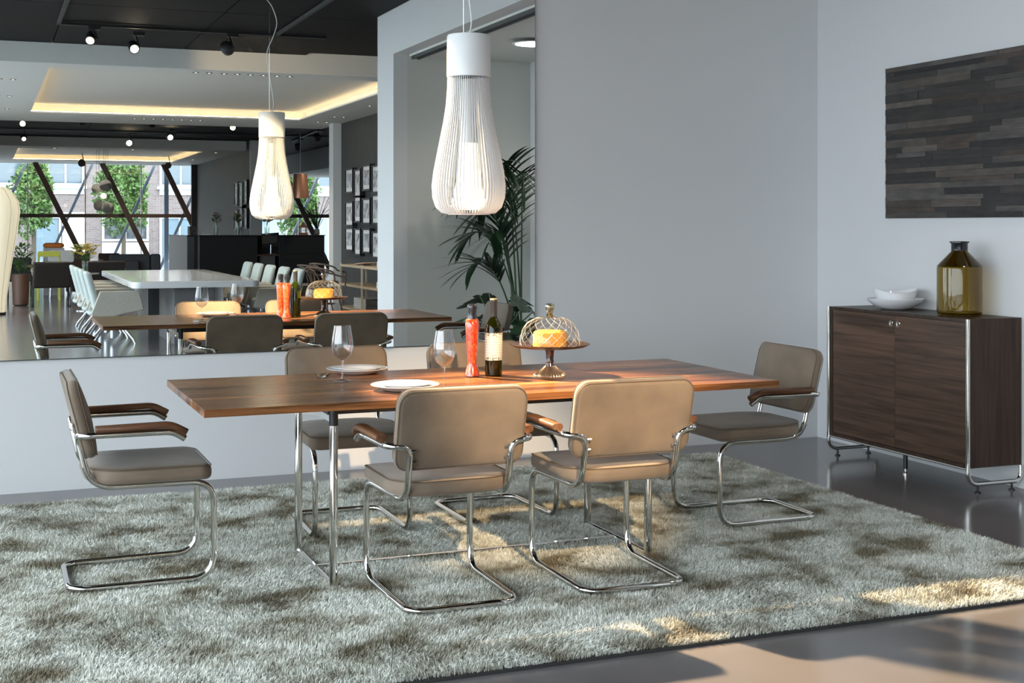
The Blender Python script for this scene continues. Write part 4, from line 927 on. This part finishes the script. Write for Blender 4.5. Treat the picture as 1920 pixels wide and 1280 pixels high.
tcb = nt.nodes.new('ShaderNodeTexCoord'); mpb = nt.nodes.new('ShaderNodeMapping'); mpb.inputs['Rotation'].default_value = (PI / 2, 0, 0); bt = nt.nodes.new('ShaderNodeTexBrick')
nt.links.new(tcb.outputs['Object'], mpb.inputs[0]); nt.links.new(mpb.outputs[0], bt.inputs['Vector']); nt.links.new(bt.outputs['Color'], b.inputs['Base Color'])
bt.inputs['Scale'].default_value = 1; bt.inputs['Brick Width'].default_value = .24; bt.inputs['Row Height'].default_value = .075; bt.inputs['Mortar Size'].default_value = .008
bt.inputs['Color1'].default_value = (.17, .12, .115, 1); bt.inputs['Color2'].default_value = (.22, .17, .165, 1); bt.inputs['Mortar'].default_value = (.26, .24, .24, 1)
bd = thing('brick_building', 'brick building with white-framed windows across the street', 'building', (0, -50, -.15))
B(-14, 26, -8, 0, 0, 12).obj('wall', brick, bd)
skyg = mat('building_window_glass', (.07, .10, .13), .06, spec=1); shopg = mat('shop_glass', (.20, .27, .33), .1, spec=1); darkg = mat('dark_shop_glass', (.03, .035, .04), .1, spec=1, nscale=3, col2=(.16, .17, .19))
def win(x0_, x1_, z0_, z1_, g, nx=2, sill=True, fw=.09):
    f = MB().box(x0_, x1_, .0, .10, z0_, z0_ + fw).box(x0_, x1_, 0, .10, z1_ - fw, z1_).box(x0_, x0_ + fw, 0, .10, z0_ + fw, z1_ - fw).box(x1_ - fw, x1_, 0, .10, z0_ + fw, z1_ - fw).obj('window', M['paint_white'], bd)
    for i in range(nx):
        a = x0_ + fw + (x1_ - x0_ - 2 * fw) * i / nx; b_ = x0_ + fw + (x1_ - x0_ - 2 * fw) * (i + 1) / nx
        B(a + .02, b_ - .02, .02, .05, z0_ + fw, z1_ - fw).obj('pane', g, f)
        if i: B(a - .03, a + .03, .02, .09, z0_ + fw, z1_ - fw).obj('glazing_bar', M['paint_white'], f)
    if sill: B(x0_ - .1, x1_ + .1, 0, .2, z0_ - .12, z0_).obj('sill', M['paint_white'], bd)
for a, b_ in ((-3.2, -1.6), (-.8, 1.57), (2.45, 3.9), (6.95, 8.7), (9.6, 11.2), (13.7, 15.2)):
    win(a, b_, 3.2, 4.9, skyg, 2); B(a, b_, 0.0, .06, 2.85, 3.1).obj('spandrel', M['paint_white'], bd)
for a, b_, g, nx in ((-2.6, -.6, shopg, 2), (1.9, 3.0, shopg, 1), (4.62, 6.5, darkg, 2), (6.95, 8.6, shopg, 2), (10.6, 12.4, shopg, 2), (13.4, 15.0, shopg, 2)):
    win(a, b_, .0 if g is shopg else .9, 1.95, g, nx, False)
    if g is darkg: B(a, b_, 0, .09, 0, .85).obj('spandrel', M['paint_white'], bd)
B(3.05, 3.95, 0, .05, 0, 2.1).obj('door_panel', M['paint_white'], bd)
tleaf = mat('street_tree_leaf', (.12, .22, .055), .6, noise=.4, nscale=3); bark = mat('bark', (.10, .08, .06), .9)
def tree(label, x, y, zc_, rx, rz_, n=3600):
    t = thing('street_tree', label, 'tree', (x, y, -.15))
    MB().tube([(0, 0, 0), (.03, 0, zc_ * .6), (0, 0, zc_ + .3)], [.09, .07, .04], 10).obj('trunk', bark, t, smooth=True)
    for k in range(6):
        a = k * 1.05; MB().tube([(0, 0, zc_ * (.55 + .06 * k)), (rx * .5 * math.cos(a), rx * .5 * math.sin(a), zc_ * (.7 + .08 * k))], [.035, .015], 6).obj('branch', bark, t, smooth=True)
    P = rng.normal(0, 1, (n, 3)); P /= np.linalg.norm(P, axis=1)[:, None]; P *= (rng.uniform(.25, 1, n) ** .45)[:, None]
    lump = 1 + .25 * np.sin(5 * P[:, 0] + 3 * P[:, 2]) * np.cos(4 * P[:, 1]); P *= lump[:, None] * np.array([rx, rx, rz_]); P[:, 2] += zc_
    m = MB()
    for p in P:
        u = Vector(rng.normal(0, 1, 3)).normalized() * .10; v = Vector(rng.normal(0, 1, 3)).normalized().cross(u.normalized()) * .06; p = Vector(p)
        m.add([p - u, p - v, p + u, p + v], [(0, 1, 2, 3)])
    m.obj('crown', tleaf, t)['kind'] = 'stuff'
tree('street tree with green crown outside, left in the mirror', 1.75, -44.5, 2.75, .75, 1.5)
tree('street tree with green crown outside, centre of the window', 4.95, -44.5, 2.9, .95, 1.6)
tree('street tree with green crown outside, right of the reflected pendant lamp', 11.6, -44.5, 2.75, .9, 1.5)
